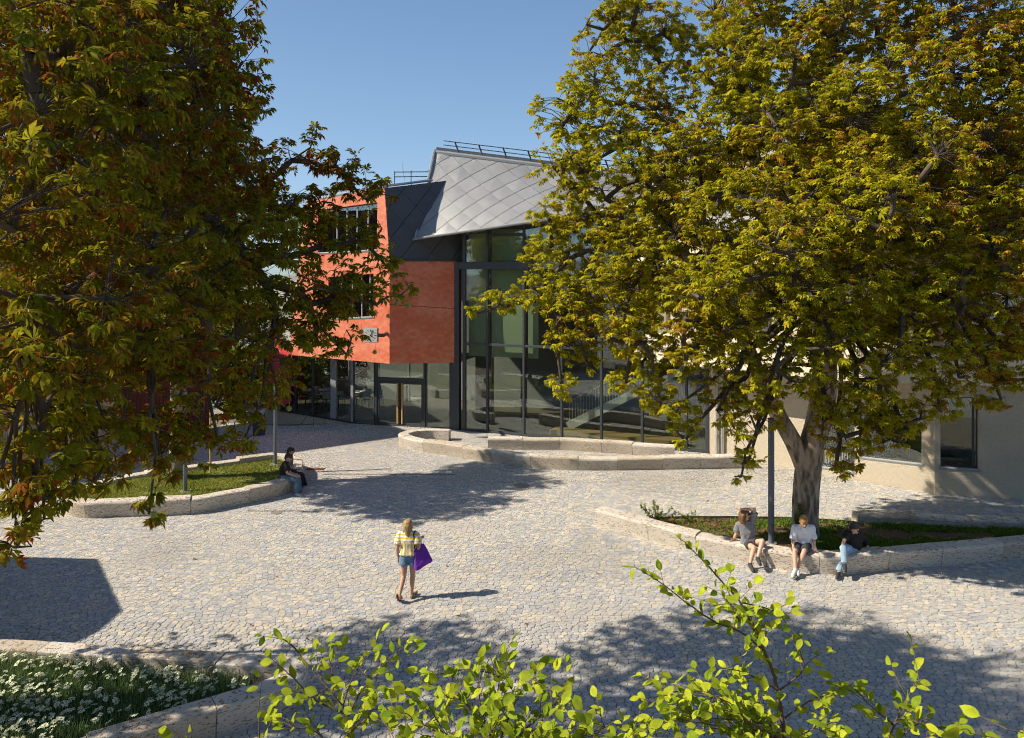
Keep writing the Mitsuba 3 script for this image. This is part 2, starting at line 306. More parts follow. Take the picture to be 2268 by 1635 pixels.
# ------------------------------------------------------------------ low travertine seat walls, block by block
def seat_wall(key, label, path, side, closed=False, w=.44, length=1.55, heights=(.45, .50, .44, .47), seed=0, inner=True):
    r = np.random.default_rng(seed); thing(key, label, 'seat wall')
    if closed: path = np.vstack([path, path[:1]])
    L = np.concatenate([[0], np.cumsum(np.linalg.norm(np.diff(path, axis=0), axis=1))]); tot = L[-1]
    n = max(1, round(tot / length)); cuts = np.linspace(0, tot, n + 1); cuts[1:-1] += r.uniform(-.2, .2, n - 1)
    step = (np.vstack([path[-2:-1], path[:-1]]) if closed else path)
    tan = np.gradient(path, axis=0)
    if closed: tan[0] = tan[-1] = path[1] - path[-2]
    tan /= np.linalg.norm(tan, axis=1, keepdims=True); nor = side * np.stack([-tan[:, 1], tan[:, 0]], 1)
    for b in range(n):
        a0, a1 = cuts[b] + .007, cuts[b + 1] - .007
        s = np.linspace(a0, a1, max(3, int((a1 - a0) / .12))); p = np.stack([np.interp(s, L, path[:, k]) for k in (0, 1)], 1)
        nn = np.stack([np.interp(s, L, nor[:, k]) for k in (0, 1)], 1); nn /= np.linalg.norm(nn, axis=1, keepdims=True)
        h0, h1 = heights[b % len(heights)], heights[b % len(heights)] + (r.uniform(-.05, .03) if b % 3 == 1 else 0)
        u = (s - a0) / (a1 - a0); h = h0 + (h1 - h0) * u
        end = np.minimum(s - a0, a1 - s) < 1e-6
        sec = [(.085, -.04, 0), (.045, 0, .5), (.0, -.085, 1), (.010, -.035, 1), (.035, -.008, 1), (.075, 0, 1), (w - .03, 0, 1), (w - .006, -.012, 1), (w, -.04, 1), (w - .02, -.04, 0)]
        m = len(sec); vs = []
        for (d, dz, fh) in sec:
            xy = p + nn * d; z = gz(xy[:, 0], xy[:, 1]) + np.where(fh > 0, h * fh, 0) + dz - (fh == .5) * .0
            vs.append(np.concatenate([xy, z[:, None]], 1))
        v = np.stack(vs, 1).reshape(-1, 3)
        i, j = np.meshgrid(np.arange(len(s) - 1), np.arange(m), indexing='ij'); k = (j + 1) % m
        q = np.stack([i * m + j, i * m + k, (i + 1) * m + k, (i + 1) * m + j], -1).reshape(-1, 4)
        f = [q[:, [0, 1, 2]], q[:, [0, 2, 3]]]
        for o, flip in ((0, 0), ((len(s) - 1) * m, 1)):
            c = v[o:o + m].mean(0); v = np.vstack([v, c]); e = np.stack([np.full(m, len(v) - 1), o + np.arange(m), o + (np.arange(m) + 1) % m], -1); f.append(e[:, ::-1] if flip else e)
        mesh = trimesh.Trimesh(v, np.vstack(f), process=False)
        if mesh.volume < 0: mesh.invert()
        put(key + '__block', mesh, 'travertine_warm' if r.random() < .35 else 'travertine', smooth=38)
seat_wall('entrance_seat_wall', 'long curved travertine seat wall winding in front of the glass hall, hooked at its left end', W_ENTRY, 1, seed=1, heights=(.44, .46, .44, .48, .46, .45, .48, .44))
seat_wall('short_seat_wall', 'shorter travertine seat wall between the long curved one and the glass front', W_INNER, 1, seed=2, heights=(.47, .44, .46))
seat_wall('lawn_planter', 'ring of travertine blocks around the sunlit lawn with the young tree', W_LAWN, 1, True, seed=3, heights=(.46, .49, .44, .47, .43, .46))
seat_wall('tree_planter', 'travertine seat wall in front of the big chestnut on which three people sit', W_TREE, 1, seed=4, heights=(.48, .47, .43, .45, .46, .45, .45, .45, .48))
seat_wall('back_seat_wall', 'shaded travertine wall at the rear right of the chestnut bed', W_BACK, 1, w=.46, seed=5, heights=(.36, .38))
seat_wall('flower_planter', 'near travertine planter wall around the white flowers, rounded at its right corner', W_BED, -1, w=.42, length=1.75, seed=6, heights=(.50, .50, .46, .52, .50))

def sheet(poly, zf, step=.3):
    x0, y0, x1, y1 = poly.bounds; X, Y = np.meshgrid(np.arange(x0, x1, step), np.arange(y0, y1, step)); g = np.stack([X.ravel(), Y.ravel()], 1)
    g = g[shapely.contains_xy(poly.buffer(-.1), g[:, 0], g[:, 1])]; e = np.array(poly.exterior.segmentize(step).coords)[:-1]
    from scipy.spatial import Delaunay
    p = np.vstack([e, g]); t = Delaunay(p).simplices; c = p[t].mean(1); t = t[shapely.contains_xy(poly, c[:, 0], c[:, 1])]
    z = zf(p[:, 0], p[:, 1]) + .025 * (meshkit.fbm(np.stack([p[:, 0] * 1.5, p[:, 1] * 1.5, 0 * p[:, 0]], 1)) - .5)
    m = trimesh.Trimesh(np.column_stack([p, z]), t, process=False)
    if m.face_normals[:, 2].mean() < 0: m.invert()
    return m
def scatter(poly, n, dens=None):
    x0, y0, x1, y1 = poly.bounds; p = rng.random((n * 4, 2)) * [x1 - x0, y1 - y0] + [x0, y0]; p = p[shapely.contains_xy(poly, p[:, 0], p[:, 1])]
    if dens is not None: p = p[rng.random(len(p)) < dens(p[:, 0], p[:, 1])]
    return p[:n]
def blades(p, z, h, w, lean, bend=False):
    n = len(p); a = rng.random(n) * 2 * np.pi; d = np.stack([np.cos(a), np.sin(a)], 1); hh = h * rng.uniform(.5, 1.2, n); l = lean * hh * rng.normal(0, 1, n)
    o = np.column_stack([p, z]); side = np.column_stack([-d[:, 1], d[:, 0], 0 * a]) * w * .5; tip = o + np.column_stack([d * l[:, None], hh])
    mid = o * .55 + tip * .45 + np.column_stack([0 * d, .1 * hh])
    v = np.stack([o - side, o + side, mid + side * .8, mid - side * .8, tip], 1).reshape(-1, 3)
    f = (np.array([[0, 1, 2], [0, 2, 3], [3, 2, 4]])[None] + (np.arange(n) * 5)[:, None, None]).reshape(-1, 3)
    return v, f, np.repeat(rng.random((n, 2)), 5, 0)
def stuff(key, vfu, bsdf, label, category):
    put(key, vfu[:2], bsdf, label, category, None, 'stuff', uv=vfu[2])
zl = lambda x, y: .30 + 0 * x
scene['lawn_soil'] = mikit.ply(sheet(LAWN.buffer(.05), zl), 'turf', smooth=True); tag('lawn_soil', 'worn turf floor of the lawn planter', 'lawn', None, 'structure')
den = lambda x, y: np.clip(.25 + 1.6 * (meshkit.fbm(np.stack([x * 1.4, y * 1.4, 0 * x], 1)) - .35), 0, 1) * np.clip(4 * np.array([LAWN.exterior.distance(Point(a, b)) for a, b in zip(x, y)]), 0, 1)
p = scatter(LAWN, 26000, den); stuff('lawn_grass', blades(p, zl(p[:, 0], p[:, 1]), .07, .022, .7), 'grass_blade', 'patchy sunlit grass inside the lawn planter', 'grass')
zt = lambda x, y: np.clip(.34 - (y - 18.4) * .085, .03, .36)
scene['bed_soil'] = mikit.ply(sheet(TREEBED.buffer(.04), zt), 'soil', smooth=True); tag('bed_soil', 'brown bare soil under the big chestnut', 'soil', None, 'structure')
dm = lambda x, y: np.clip(1.9 * (meshkit.fbm(np.stack([x * .9, y * 1.1, 0 * x + 4], 1)) - .30) * np.clip((x - 5.2) / 3.0, .14, 1), 0, 1)
p = scatter(TREEBED, 26000, dm); stuff('moss_cover', blades(p, zt(p[:, 0], p[:, 1]), .085, .03, .9), 'moss', 'bright green ground cover on the soil right of the chestnut', 'ground cover')
p = scatter(TREEBED, 900, lambda x, y: np.clip((9.5 - x) / 6, 0, 1) * np.clip((y - 18.6) / 2.6, .05, 1)); n = len(p); z = zt(p[:, 0], p[:, 1]) + .02
def litter(p, z, s):
    n = len(p); a = rng.random(n) * 6.283; c, sn = np.cos(a), np.sin(a); k = s * rng.uniform(.5, 1.2, n)
    loc = np.array([(-1, 0, 0), (0, -.45, .25), (1, 0, .1), (0, .45, .28), (0, 0, 0)])
    v = np.stack([np.stack([p[:, 0] + k * (l[0] * c - l[1] * sn), p[:, 1] + k * (l[0] * sn + l[1] * c), z + k * l[2] * rng.uniform(.4, 1.5, n)], 1) for l in loc], 1)
    f = np.array([[0, 1, 4], [1, 2, 4], [2, 3, 4], [3, 0, 4]]); return v.reshape(-1, 3), (f[None] + (np.arange(n) * 5)[:, None, None]).reshape(-1, 3), np.repeat(rng.random((n, 2)), 5, 0)
stuff('leaf_litter', litter(p, z, .07), 'litter', 'brown fallen chestnut leaves lying on the bed soil', 'leaf litter')
e = np.array([(3.75, 21.55), (4.4, 21.95), (6.2, 22.0), (8.0, 21.9), (9.3, 21.65), (9.6, 21.55)]); e = spline(e, .3)
v = np.vstack([np.column_stack([e, np.full(len(e), a)]) for a in (-.03, .10)]); k = np.arange(len(e) - 1); m_ = len(e)
edge = cat([tube(np.column_stack([e, np.full(len(e), zz)]), .012, 4) for zz in (.01, .03, .05, .07, .09)])
put('bed_edging', edge, 'iron', 'thin dark metal edging strip behind the chestnut bed', 'edging')
# flower bed
zb = lambda x, y: .20 + 0 * x
scene['flower_soil'] = mikit.ply(sheet(BED.buffer(.04), zb), 'soil', smooth=True); tag('flower_soil', 'dark soil of the near flower planter', 'soil', None, 'structure')
USED.add('daisy_bed'); tag('daisy_bed', 'dense white flowers with grassy leaves in the near left planter', 'flower bed')
IN = BED.buffer(-.30); IN2 = Polygon([(-9.5, 9), (-9.5, 13.6), (-4.2, 13.0), (-4.25, 12.2), (-6.0, 10.9), (-8, 9)]).intersection(BED.buffer(-.12))
p = scatter(IN2, 24000); b = blades(p, zb(p[:, 0], p[:, 1]), .30, .014, .35); put('daisy_bed__foliage', b[:2], 'bed_leaf', None, None, None, 'stuff', uv=b[2])
def flower(c, r, tilt, a0):
    k = 9; vs, fs = [], []
    for i in range(k):
        a = a0 + i * 2 * np.pi / k + rng.normal(0, .12); l = r * rng.uniform(.75, 1.1); d = V(math.cos(a), math.sin(a), 0); s = V(-d[1], d[0], 0) * r * .21; o = len(vs)
        vs += [d * r * .12, d * l * .62 + s + V(0, 0, .02 * r), d * l + V(0, 0, -.18 * r * rng.random()), d * l * .62 - s + V(0, 0, .02 * r)]; fs += [(o, o + 1, o + 2), (o, o + 2, o + 3)]
    v = np.array(vs); ax = unit(V(tilt[0], tilt[1], 1)); x = unit(np.cross(V(0, 1, 0), ax)); y = np.cross(ax, x)
    return v @ np.stack([x, y, ax]) + c, np.array(fs)
fl = scatter(IN2, 900, lambda x, y: np.clip(.35 + 2.2 * (meshkit.fbm(np.stack([x * 2.2, y * 2.2, 0 * x + 8], 1)) - .35), 0, 1)); fl = fl[np.argsort(np.hypot(fl[:, 0] * .6, fl[:, 1]))]
rest, eyes = [], []
for i, (x, y) in enumerate(fl):
    c = V(x, y, .20 + rng.uniform(.22, .33)); r = rng.uniform(.036, .066); tl = rng.normal(0, .3, 2) + [-.15, -.15]; f = flower(c, r, tl, rng.random() * 6)
    stem = tube([V(x + rng.normal(0, .02), y, .2), c - V(0, 0, .004)], .003, 3, False)
    ey = trimesh.creation.icosphere(1, r * .16); ey.apply_translation(c + V(0, 0, .004)); eyes += [ey]
    if i < 300: put('daisy_bed__flower', f, 'petal')
    else: rest.append(f)
    eyes.append(stem)
put('daisy_bed__flower_mass', cat(rest), 'petal', kind='stuff'); put('daisy_bed__flower_heart', cat(eyes), 'flower_eye', kind='stuff')
# ------------------------------------------------------------------ glass hall: curtain wall, zinc roof, interior
CW = Facade(C0, C1); ENT = Facade(DL, DR); LEFT = Facade(L2, DL)
thing('glass_hall', 'hall with tall glass front and folded grey metal roof behind the right tree', 'building')
RB0, RB1, RT0, RT1 = at(922, 530, 34.0), at(1440, 453, 30.9), at(965, 338, 36.4), at(1475, 402, 33.2)
roof_z = lambda s: np.interp((CW.p(s, 0))[0], [RB0[0], RB1[0]], [RB0[2], RB1[2]])
MU = [1028.4, 1079.6, 1160.3, 1244, 1331.9, 1422.5, 1520.2, 1566.5]; MS = [CW.sz(x) for x in MU]
zt_beam = (7.27, 7.60)
for k, s in enumerate(MS):
    w = .045 if 0 < k < 7 else .07
    top = roof_z(s) + .25 if k < 6 else 4.0
    put('glass_hall__mullion', CW.bar(s - w, s + w, .10, top, -.10, .06), 'frame_metal')
put('glass_hall__bottom_rail', CW.bar(MS[0] - .1, MS[-1] + .07, -.05, .098, -.12, .07), 'frame_metal')
put('glass_hall__top_rail', CW.bar(MS[1] + .05, MS[2] - .05, 8.72, 8.86, -.08, .04), 'frame_metal')
for k in range(7):
    a, b = MS[k] + .05, MS[k + 1] - .05
    put('glass_hall__transom', CW.bar(a, b, 3.86, 3.97, -.08, .045), 'frame_metal')
    put('glass_hall__pane', CW.pane([(a, .1), (b, .1), (b, 3.86), (a, 3.86)], -.02), 'glass')
    if k < 5:
        put('glass_hall__pane', CW.pane([(a, 3.97), (b, 3.97), (b, 7.27), (a, 7.27)], -.02), 'glass')
        put('glass_hall__pane', CW.pane([(a, 7.6), (b, 7.6), (b, roof_z(b) + .2), (a, roof_z(a) + .2)], -.02), 'glass')
put('glass_hall__lintel_beam', CW.bar(-.25, MS[5] + .05, *zt_beam, -.15, .13, .012), 'frame_metal')
sj = ENT.len + .02
put('glass_hall__entrance_pillar', cat([bbox((DR[0] + .17, DR[1] - .03, 3.75), (.50, .22, 7.6), .01, CW.R)]), 'frame_metal')
for k in range(3):      # roller blinds hang inside the upper panes
    a, b = MS[k] + .06, (MS[k + 1] - .06 if k < 2 else MS[2] + .55)
    put('glass_hall__blind', CW.bar(a, b, 3.35, 7.3, -.34, -.325, .003), 'blind_fabric')
    if k < 2: put('glass_hall__blind', CW.bar(a, b, 7.62, roof_z((a + b) / 2) - .05, -.34, -.325, .003), 'blind_fabric')
# interior
back = Facade(CW.p(-6.5, 0, -7.5), CW.p(11.0, 0, -7.5))
put('glass_hall__interior_floor', trimesh.Trimesh([CW.p(-.2, .012, -.13), CW.p(11.3, .012, -.13), CW.p(11.0, .012, -7.6), CW.p(-6.5, .012, -7.6), [*DL, .012], [*DR, .012]], [[0, 1, 2], [0, 2, 3], [0, 3, 5], [3, 4, 5]], process=False), 'olive_floor')
put('glass_hall__back_wall', back.wall(rect(-4, 19, 0, 10.5), .2), 'concrete_interior')
put('glass_hall__side_wall', cat([CW.wall(rect(10.9, 11.1, 0, 10), 7.4, -.4)]), 'dark_interior')
put('glass_hall__gallery', cat([CW.bar(3.9, 10.8, 3.75, 4.05, -7.3, -3.2)]), 'white_interior')
put('glass_hall__gallery_parapet', CW.bar(3.9, 10.8, 4.06, 5.0, -3.3, -3.2), 'dark_interior')
for s in (1.6, 5.4, 9.2):
    put('glass_hall__column', tube([CW.p(s, 0, -3.0), CW.p(s, 8.6, -3.0)], .16, 16), 'concrete_interior')
put('glass_hall__inner_wall', CW.wall(rect(-.6, .25, 0, 9), .3, -2.2), 'concrete_interior')
st = 'glass_hall__staircase'
sa, sb, D = CW.sz(1262, d=-1.7), CW.sz(1500, d=-1.7), -1.7
zs = lambda s: .05 + (s - sa) * 3.7 / (11.0 - sa)
put(st, cat([CW.wall(Polygon([(sa, zs(sa)), (10.4, zs(10.4)), (10.4, zs(10.4) + .34), (sa - .2, zs(sa) + .34)]), .12, D), CW.wall(Polygon([(sa, zs(sa)), (10.4, zs(10.4)), (10.4, zs(10.4) + .34), (sa - .2, zs(sa) + .34)]), .12, D - 1.2)]), 'white_interior')
n = 20
for k in range(n):
    s = sa + (10.3 - sa) * k / n
    put(st + '__tread', CW.bar(s, s + .31, zs(s) + .30, zs(s) + .34, D - 1.19, D - .13), 'concrete_interior')
put(st + '__handrail', tube([CW.p(sa - .1, zs(sa) + 1.25, D + .03), CW.p(10.4, zs(10.4) + 1.28, D + .03)], .025, 8), 'oak')
for k in range(44):
    s = sa + (10.3 - sa) * k / 44
    put(st + '__baluster', tube([CW.p(s, zs(s) + .32, D + .03), CW.p(s, zs(s) + 1.25, D + .03)], .009, 4), 'white_interior')
put('glass_hall__wooden_step', CW.bar(sa - .6, 9.8, .02, .20, -1.55, -.75), 'oak')
# zinc roof, a folded sheet covered with diamond panels
def patch(B0, B1, T1, T0):
    nrm = unit(np.cross(B1 - B0, T0 - B0)); nrm = nrm if nrm[1] < 0 else -nrm
    W, Hh = np.linalg.norm(B1 - B0), np.linalg.norm(T0 - B0)
    f = lambda s, t, o=0: (B0 * ((1 - s / W) * (1 - t / Hh))[:, None] + B1 * ((s / W) * (1 - t / Hh))[:, None] + T1 * ((s / W) * (t / Hh))[:, None] + T0 * ((1 - s / W) * (t / Hh))[:, None]) + nrm * np.asarray(o)[..., None]
    return f, W, Hh, nrm
def diamonds(holder, bsdf, B0, B1, T1, T0, dx, dy, s0=0.0, t0=0.0, amp=.010, tilt=.012, gap=.009, clip=None):
    f, W, Hh, nrm = patch(B0, B1, T1, T0); area = rect(0, W, 0, Hh) if clip is None else clip(W, Hh)
    put(holder + '__sheathing', (f(np.array([0, W, W, 0.]), np.array([0, 0, Hh, Hh]), np.full(4, -.05)), [[0, 1, 2], [0, 2, 3]]), 'anthracite_panel')
    for a in range(-2, int(W / dx) + 3):
        for b in range(-2, int(2 * Hh / dy) + 4):
            c = np.array([s0 + dx * (a + .5 * (b % 2)), t0 + dy * .5 * b])
            g = np.array([dy, -dx]) / math.hypot(dx, dy) * gap; g2 = np.array([0, .005]); q = Polygon([c + [0, dy / 2] + g - g2, c + [-dx / 2, 0] + g + g2, c + [0, -dy / 2] - g + g2, c + [dx / 2, 0] - g - g2]).intersection(area)
            if q.is_empty or q.area < .02 or q.geom_type != 'Polygon': continue
            e = np.array(q.exterior.segmentize(.3).coords)[:-1]; o = np.array(q.centroid.coords[0])
            rings = [o + (e - o) * k for k in (1.0, .66, .33)]; P = np.vstack(rings + [o[None]])
            x = (P - c) / [dx / 2, dy / 2]; k = amp * rng.normal(0, 1, 3)
            r2 = np.clip(1 - np.abs(x).sum(1), 0, 1)
            off = -tilt * x[:, 1] + r2 * (k[0] + .6 * k[1] * x[:, 0] + .9 * abs(k[2])) 
            v = f(P[:, 0], P[:, 1], off); n = len(e); sk = f(e[:, 0], e[:, 1], off[:n] - .022); i = np.arange(n); j = (i + 1) % n; fs = []
            for r in (0, 1): fs += [np.stack([r * n + i, r * n + j, r * n + n + j], -1), np.stack([r * n + i, r * n + n + j, r * n + n + i], -1)]
            fs.append(np.stack([2 * n + i, 2 * n + j, np.full(n, 3 * n)], -1)); top = np.vstack(fs); N = len(v)
            allv = np.vstack([v, v[:n], sk]); side = np.vstack([np.stack([N + i, N + n + i, N + n + j], -1), np.stack([N + i, N + n + j, N + j], -1)])
            put(holder + '__panel', (allv, np.vstack([top, side])), bsdf, smooth=True, uv=np.tile(rng.random((1, 2)), (len(allv), 1)))
RF = 'glass_hall__roof'
USED.add(RF)
diamonds(RF, 'zinc', RB0, RB1, RT1, RT0, 1.13, 1.17, .22, .16)
f, W, Hh, RN = patch(RB0, RB1, RT1, RT0)
put(RF + '__eave_gutter', tube([RB0 + RN * .06 - V(.12, 0, .03), RB1 + RN * .06 - V(-.1, 0, .03)], .06, 8), 'zinc', uv=None)
vd = unit(RT1 - RT0)
put(RF + '__ridge_flashing', tube([RT0 + V(0, 0, .02) - vd * .05, RT1 + V(0, 0, .02)], .10, 6), 'frame_light')
for k in range(9):
    a, b = RT0 + vd * (.1 + k * 1.18), RT0 + vd * (1.25 + k * 1.18)
    put(RF + '__ridge_tile', cat([bbox((a + b) / 2 + V(0, .30, .20), (np.linalg.norm(b - a), .5, .17), .01, np.stack([vd, unit(np.cross(V(0, 0, 1), vd)), np.cross(vd, unit(np.cross(V(0, 0, 1), vd)))], 1))]), 'anthracite_panel')
put(RF + '__verge', cat([tube([RB0 - V(.05, 0, 0), RT0 - V(.05, 0, -.12)], .07, 6)]), 'frame_light')
sg = RF + '__snow_guard'
put(sg, cat([tube([RT0 + V(.35, .35, .42 + h) , RT0 + vd * 10 + V(.35, .35, .42 + h)], .020, 6) for h in (0, .20)]), 'black_metal')
for k in range(9):
    o = RT0 + vd * (.7 + k * 1.22) + V(.25, .35, .26)
    put(sg + '__bracket', cat([bbox(o + V(.06, 0, .19), (.07, .05, .42), .008, np.array([[.94, 0, .34], [0, 1, 0], [-.34, 0, .94]]).T)]), 'black_metal')
for x, y in ((1.0, .6), (1.7, .8)):
    put('glass_hall__lightning_rod', tube([RT0 + V(x, y, -.1), RT0 + V(x + .1, y, 1.15)], .011, 4), 'galvanised')
# soffit, closing roof slab and side wedge behind the zinc
put(RF + '__soffit', (np.array([RB0 + V(0, .02, .03), RB1 + V(0, .02, .03), CW.p(MS[5] + .3, roof_z(MS[5]) + .25, -.1), CW.p(-2.2, roof_z(0) + .1, -.1)]), [[0, 1, 2], [0, 2, 3]]), 'cream_render')
BK = V(1.5, 11, 0)
put(RF + '__deck', (np.array([RT0, RT1, RT1 + BK, RT0 + BK + V(-2, 0, 0)]) + V(0, 0, .05), [[0, 1, 2], [0, 2, 3]]), 'anthracite_panel')
put(RF + '__gable', (np.array([RB0, RT0, RT0 + BK + V(-2, 0, 0), RB0 + BK + V(-2, 0, 0)]) + V(.02, 0, .0), [[0, 1, 2], [0, 2, 3]]), 'anthracite_panel')
put('glass_hall__ceiling', (np.array([CW.p(-8, 9.6, -.2), CW.p(11, 9.9, -.2), CW.p(11, 9.9, -8), CW.p(-8, 9.6, -8)]), [[0, 1, 2], [0, 2, 3]]), 'white_interior')

# ------------------------------------------------------------------ coral wing with entrance
thing('coral_wing', 'coral red rendered wing jutting out above the glazed entrance', 'building')
K = V(-5.32, 33.35); KR = V(-2.30, 35.05); KL = V(-10.95, 37.35)
CL = Facade(KL, K); CR = Facade(K, KR)
def wl(px, py): return CL.sz(px, py)
top_r, top_l = wl(851, 414), wl(678, 450); bot_l, bot_r = wl(640, 786), (CL.len, 3.16)
uw = [wl(704, 466), wl(836, 448), wl(834, 553), wl(704, 560)]; lw = [wl(727, 614), wl(827.5, 606), wl(827.5, 701), wl(727, 706)]
face = Polygon([bot_l, bot_r, (CL.len, 7.6), top_r, top_l]).difference(Polygon(uw)).difference(Polygon(lw))
put('coral_wing__sunlit_wall', CL.wall(face, .35), 'coral_render', 'coral wall facing left in full sun, with two ribbon windows')
cr_top, cr_top2 = CR.sz(870, 576), CR.sz(1023, 582)
seam = [CR.sz(862, 675), CR.sz(1025, 684.5)]
lo = Polygon([(.004, 3.16), (CR.len, 3.02), (CR.len, seam[1][1] - .012), (.004, seam[0][1] - .012)]); up = Polygon([(.004, seam[0][1] + .012), (CR.len, seam[1][1] + .012), (CR.len, 7.62), (.004, 7.62)])
put('coral_wing__shaded_wall', CR.wall(lo, .3, 0), 'coral_render', 'mottled coral wall facing right, in shade')
put('coral_wing__shaded_wall', CR.wall(up, .3, 0), 'coral_render')
put('coral_wing__seam', CR.wall(rect(.02, CR.len - .02, seam[1][1] - .2, seam[0][1] + .3), .2, -.03), 'black_metal')
put('coral_wing__soffit', (np.array([[*K, 3.17], [*KR, 3.05], [KR[0] + 1, KR[1] + 3, 3.1], [KL[0] + 1, KL[1] + 3, 3.3], [*KL, 3.36]]) - V(0, -.03, -.02), [[0, 1, 2], [0, 2, 3], [0, 3, 4]]), 'concrete_interior')
put('coral_wing__coping', tube([CL.p(top_l[0], top_l[1] + .05, -.1), CL.p(top_r[0], top_r[1] + .05, -.1)], .12, 6), 'frame_light')
put('coral_wing__ledge', CR.bar(-.1, CR.len + .1, 7.62, 7.68, -.25, .05), 'frame_metal')
# dark diamond-clad upper wall beside it
a0, a1, b1, b0 = at(893, 578, 33.9), at(1030, 583, 35.3), at(1004, 430, 37.0), at(853, 414, 33.75)
a0 = CR.p(.02, 7.68, -.02); a1 = CR.p(CR.len + .6, 7.68, -.02); b1 = CR.p(CR.len + .9, 11.6, -.75); b0 = np.array(CL.p(top_r[0], top_r[1] - .05, -.02))
USED.add('coral_wing__dark_cladding')
diamonds('coral_wing__dark_cladding', 'anthracite_panel', a0, a1, b1, b0, 1.25, 1.3, .1, .3, amp=.003, tilt=.010, gap=.012)
put('coral_wing__dark_cladding__gutter', tube([b0 + V(-.1, -.06, .06), at(957, 399, 35.3)], .06, 6), 'frame_light')
put('coral_wing__roof', (np.array([b0 + V(0, 0, -.02), b1 + V(0, 0, -.3), b1 + V(0, 9, 0), CL.p(top_l[0], top_l[1], -9), CL.p(top_l[0], top_l[1] + .0, -.1)]), [[0, 1, 2], [0, 2, 3], [0, 3, 4]]), 'anthracite_panel')
g0 = at(873, 392, 35.6)
put('coral_wing__roof__guard_rail', cat([tube([g0 + V(0, 0, h), g0 + V(1.55, .6, h + .1)], .022, 5) for h in (.0, .22)] + [tube([g0 + V(x, x * .39, -.35), g0 + V(x, x * .39, .26 + .1 * x)], .02, 5) for x in (.02, .75, 1.52)]), 'black_metal')
put('coral_wing__lightning_rod', tube([at(896, 400, 36), at(890, 360, 36)], .011, 4), 'galvanised')
def window(holder, FC, quad_, bars, bs='frame_light', inset=.16, depth=.9, tr=None):
    """A recessed window in a facade: reveal-deep frame, panes between its bars and a dim room behind it."""
    w = put(holder, cat([tube([FC.p(*quad_[i], -inset), FC.p(*quad_[(i + 1) % 4], -inset)], .045, 4) for i in range(4)]), 'frame_metal')
    (s0, z0), (s1, z1), (s2, z2), (s3, z3) = quad_
    L = lambda u: ((s3 + (s2 - s3) * u, z3 + (z2 - z3) * u), (s0 + (s1 - s0) * u, z0 + (z1 - z0) * u))
    us = [0] + list(bars) + [1]
    for u in bars:
        b, t = L(u); put(w + '__bar', tube([FC.p(*b, -inset), FC.p(*t, -inset)], .05, 4), bs)
    for u0, u1 in zip(us[:-1], us[1:]):
        (b0, t0), (b1, t1) = L(u0 + .006), L(u1 - .006); put(w + '__pane', FC.pane([b0, b1, t1, t0], -inset + .01), 'glass')
    put(w + '__sill', cat([tube([FC.p(s3 - .05, z3 - .04, -.02), FC.p(s2 + .05, z2 - .04, -.02)], .055, 6)]), 'frame_light')
    c = [(s0 - .3, z0 + .3), (s1 + .3, z1 + .3), (s2 + .3, z2 - .3), (s3 - .3, z3 - .3)]
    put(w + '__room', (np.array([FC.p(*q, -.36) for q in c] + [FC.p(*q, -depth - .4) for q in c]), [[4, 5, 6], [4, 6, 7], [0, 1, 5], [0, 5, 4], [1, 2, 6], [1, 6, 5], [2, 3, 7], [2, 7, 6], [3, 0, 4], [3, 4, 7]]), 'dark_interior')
    return w
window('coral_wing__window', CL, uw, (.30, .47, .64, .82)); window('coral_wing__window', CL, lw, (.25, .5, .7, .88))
# left return pier
put('coral_wing__crimson_pier', Manifold.hull_points(np.array([at(600, 742, 39.3), at(648, 760, 37.5), at(642, 895, 37.6), at(596, 890, 39.5), at(604, 742, 40.3), at(652, 760, 38.3), at(646, 895, 38.4), at(600, 890, 40.4)])), 'crimson_render', 'slanting crimson wall end left of the cafe glazing')
# ---- entrance glazing under the wing
def frame(key, FC, s0, s1, z0, z1, t=.05, d=(-.06, .05), bs='frame_metal'):
    put(key, cat([FC.bar(s0, s0 + t, z0, z1, *d), FC.bar(s1 - t, s1, z0, z1, *d), FC.bar(s0 + t, s1 - t, z0, z0 + t, *d), FC.bar(s0 + t, s1 - t, z1 - t, z1, *d)]), bs)
es = [0.0, ENT.sz(832), ENT.sz(943), ENT.sz(1000)]; dz = ENT.sz(890, 845)[1]
for k in (0, 2):
    frame('coral_wing__side_light', ENT, es[k] + .02, es[k + 1] - .03, .0, 3.25); put('coral_wing__side_light__pane' if k == 0 else 'coral_wing__side_light_001__pane', ENT.pane([(es[k] + .07, .05), (es[k + 1] - .08, .05), (es[k + 1] - .08, 3.2), (es[k] + .07, 3.2)], 0), 'glass')
frame('coral_wing__door_frame', ENT, es[1], es[2], -.02, 3.25, .09, (-.09, .08))
put('coral_wing__door_frame__transom', ENT.bar(es[1] + .09, es[2] - .09, dz, dz + .17, -.08, .07), 'frame_metal')
put('coral_wing__door_frame__pane', ENT.pane([(es[1] + .1, dz + .18), (es[2] - .1, dz + .18), (es[2] - .1, 3.15), (es[1] + .1, 3.15)], 0), 'glass')
mid = (es[1] + es[2]) / 2
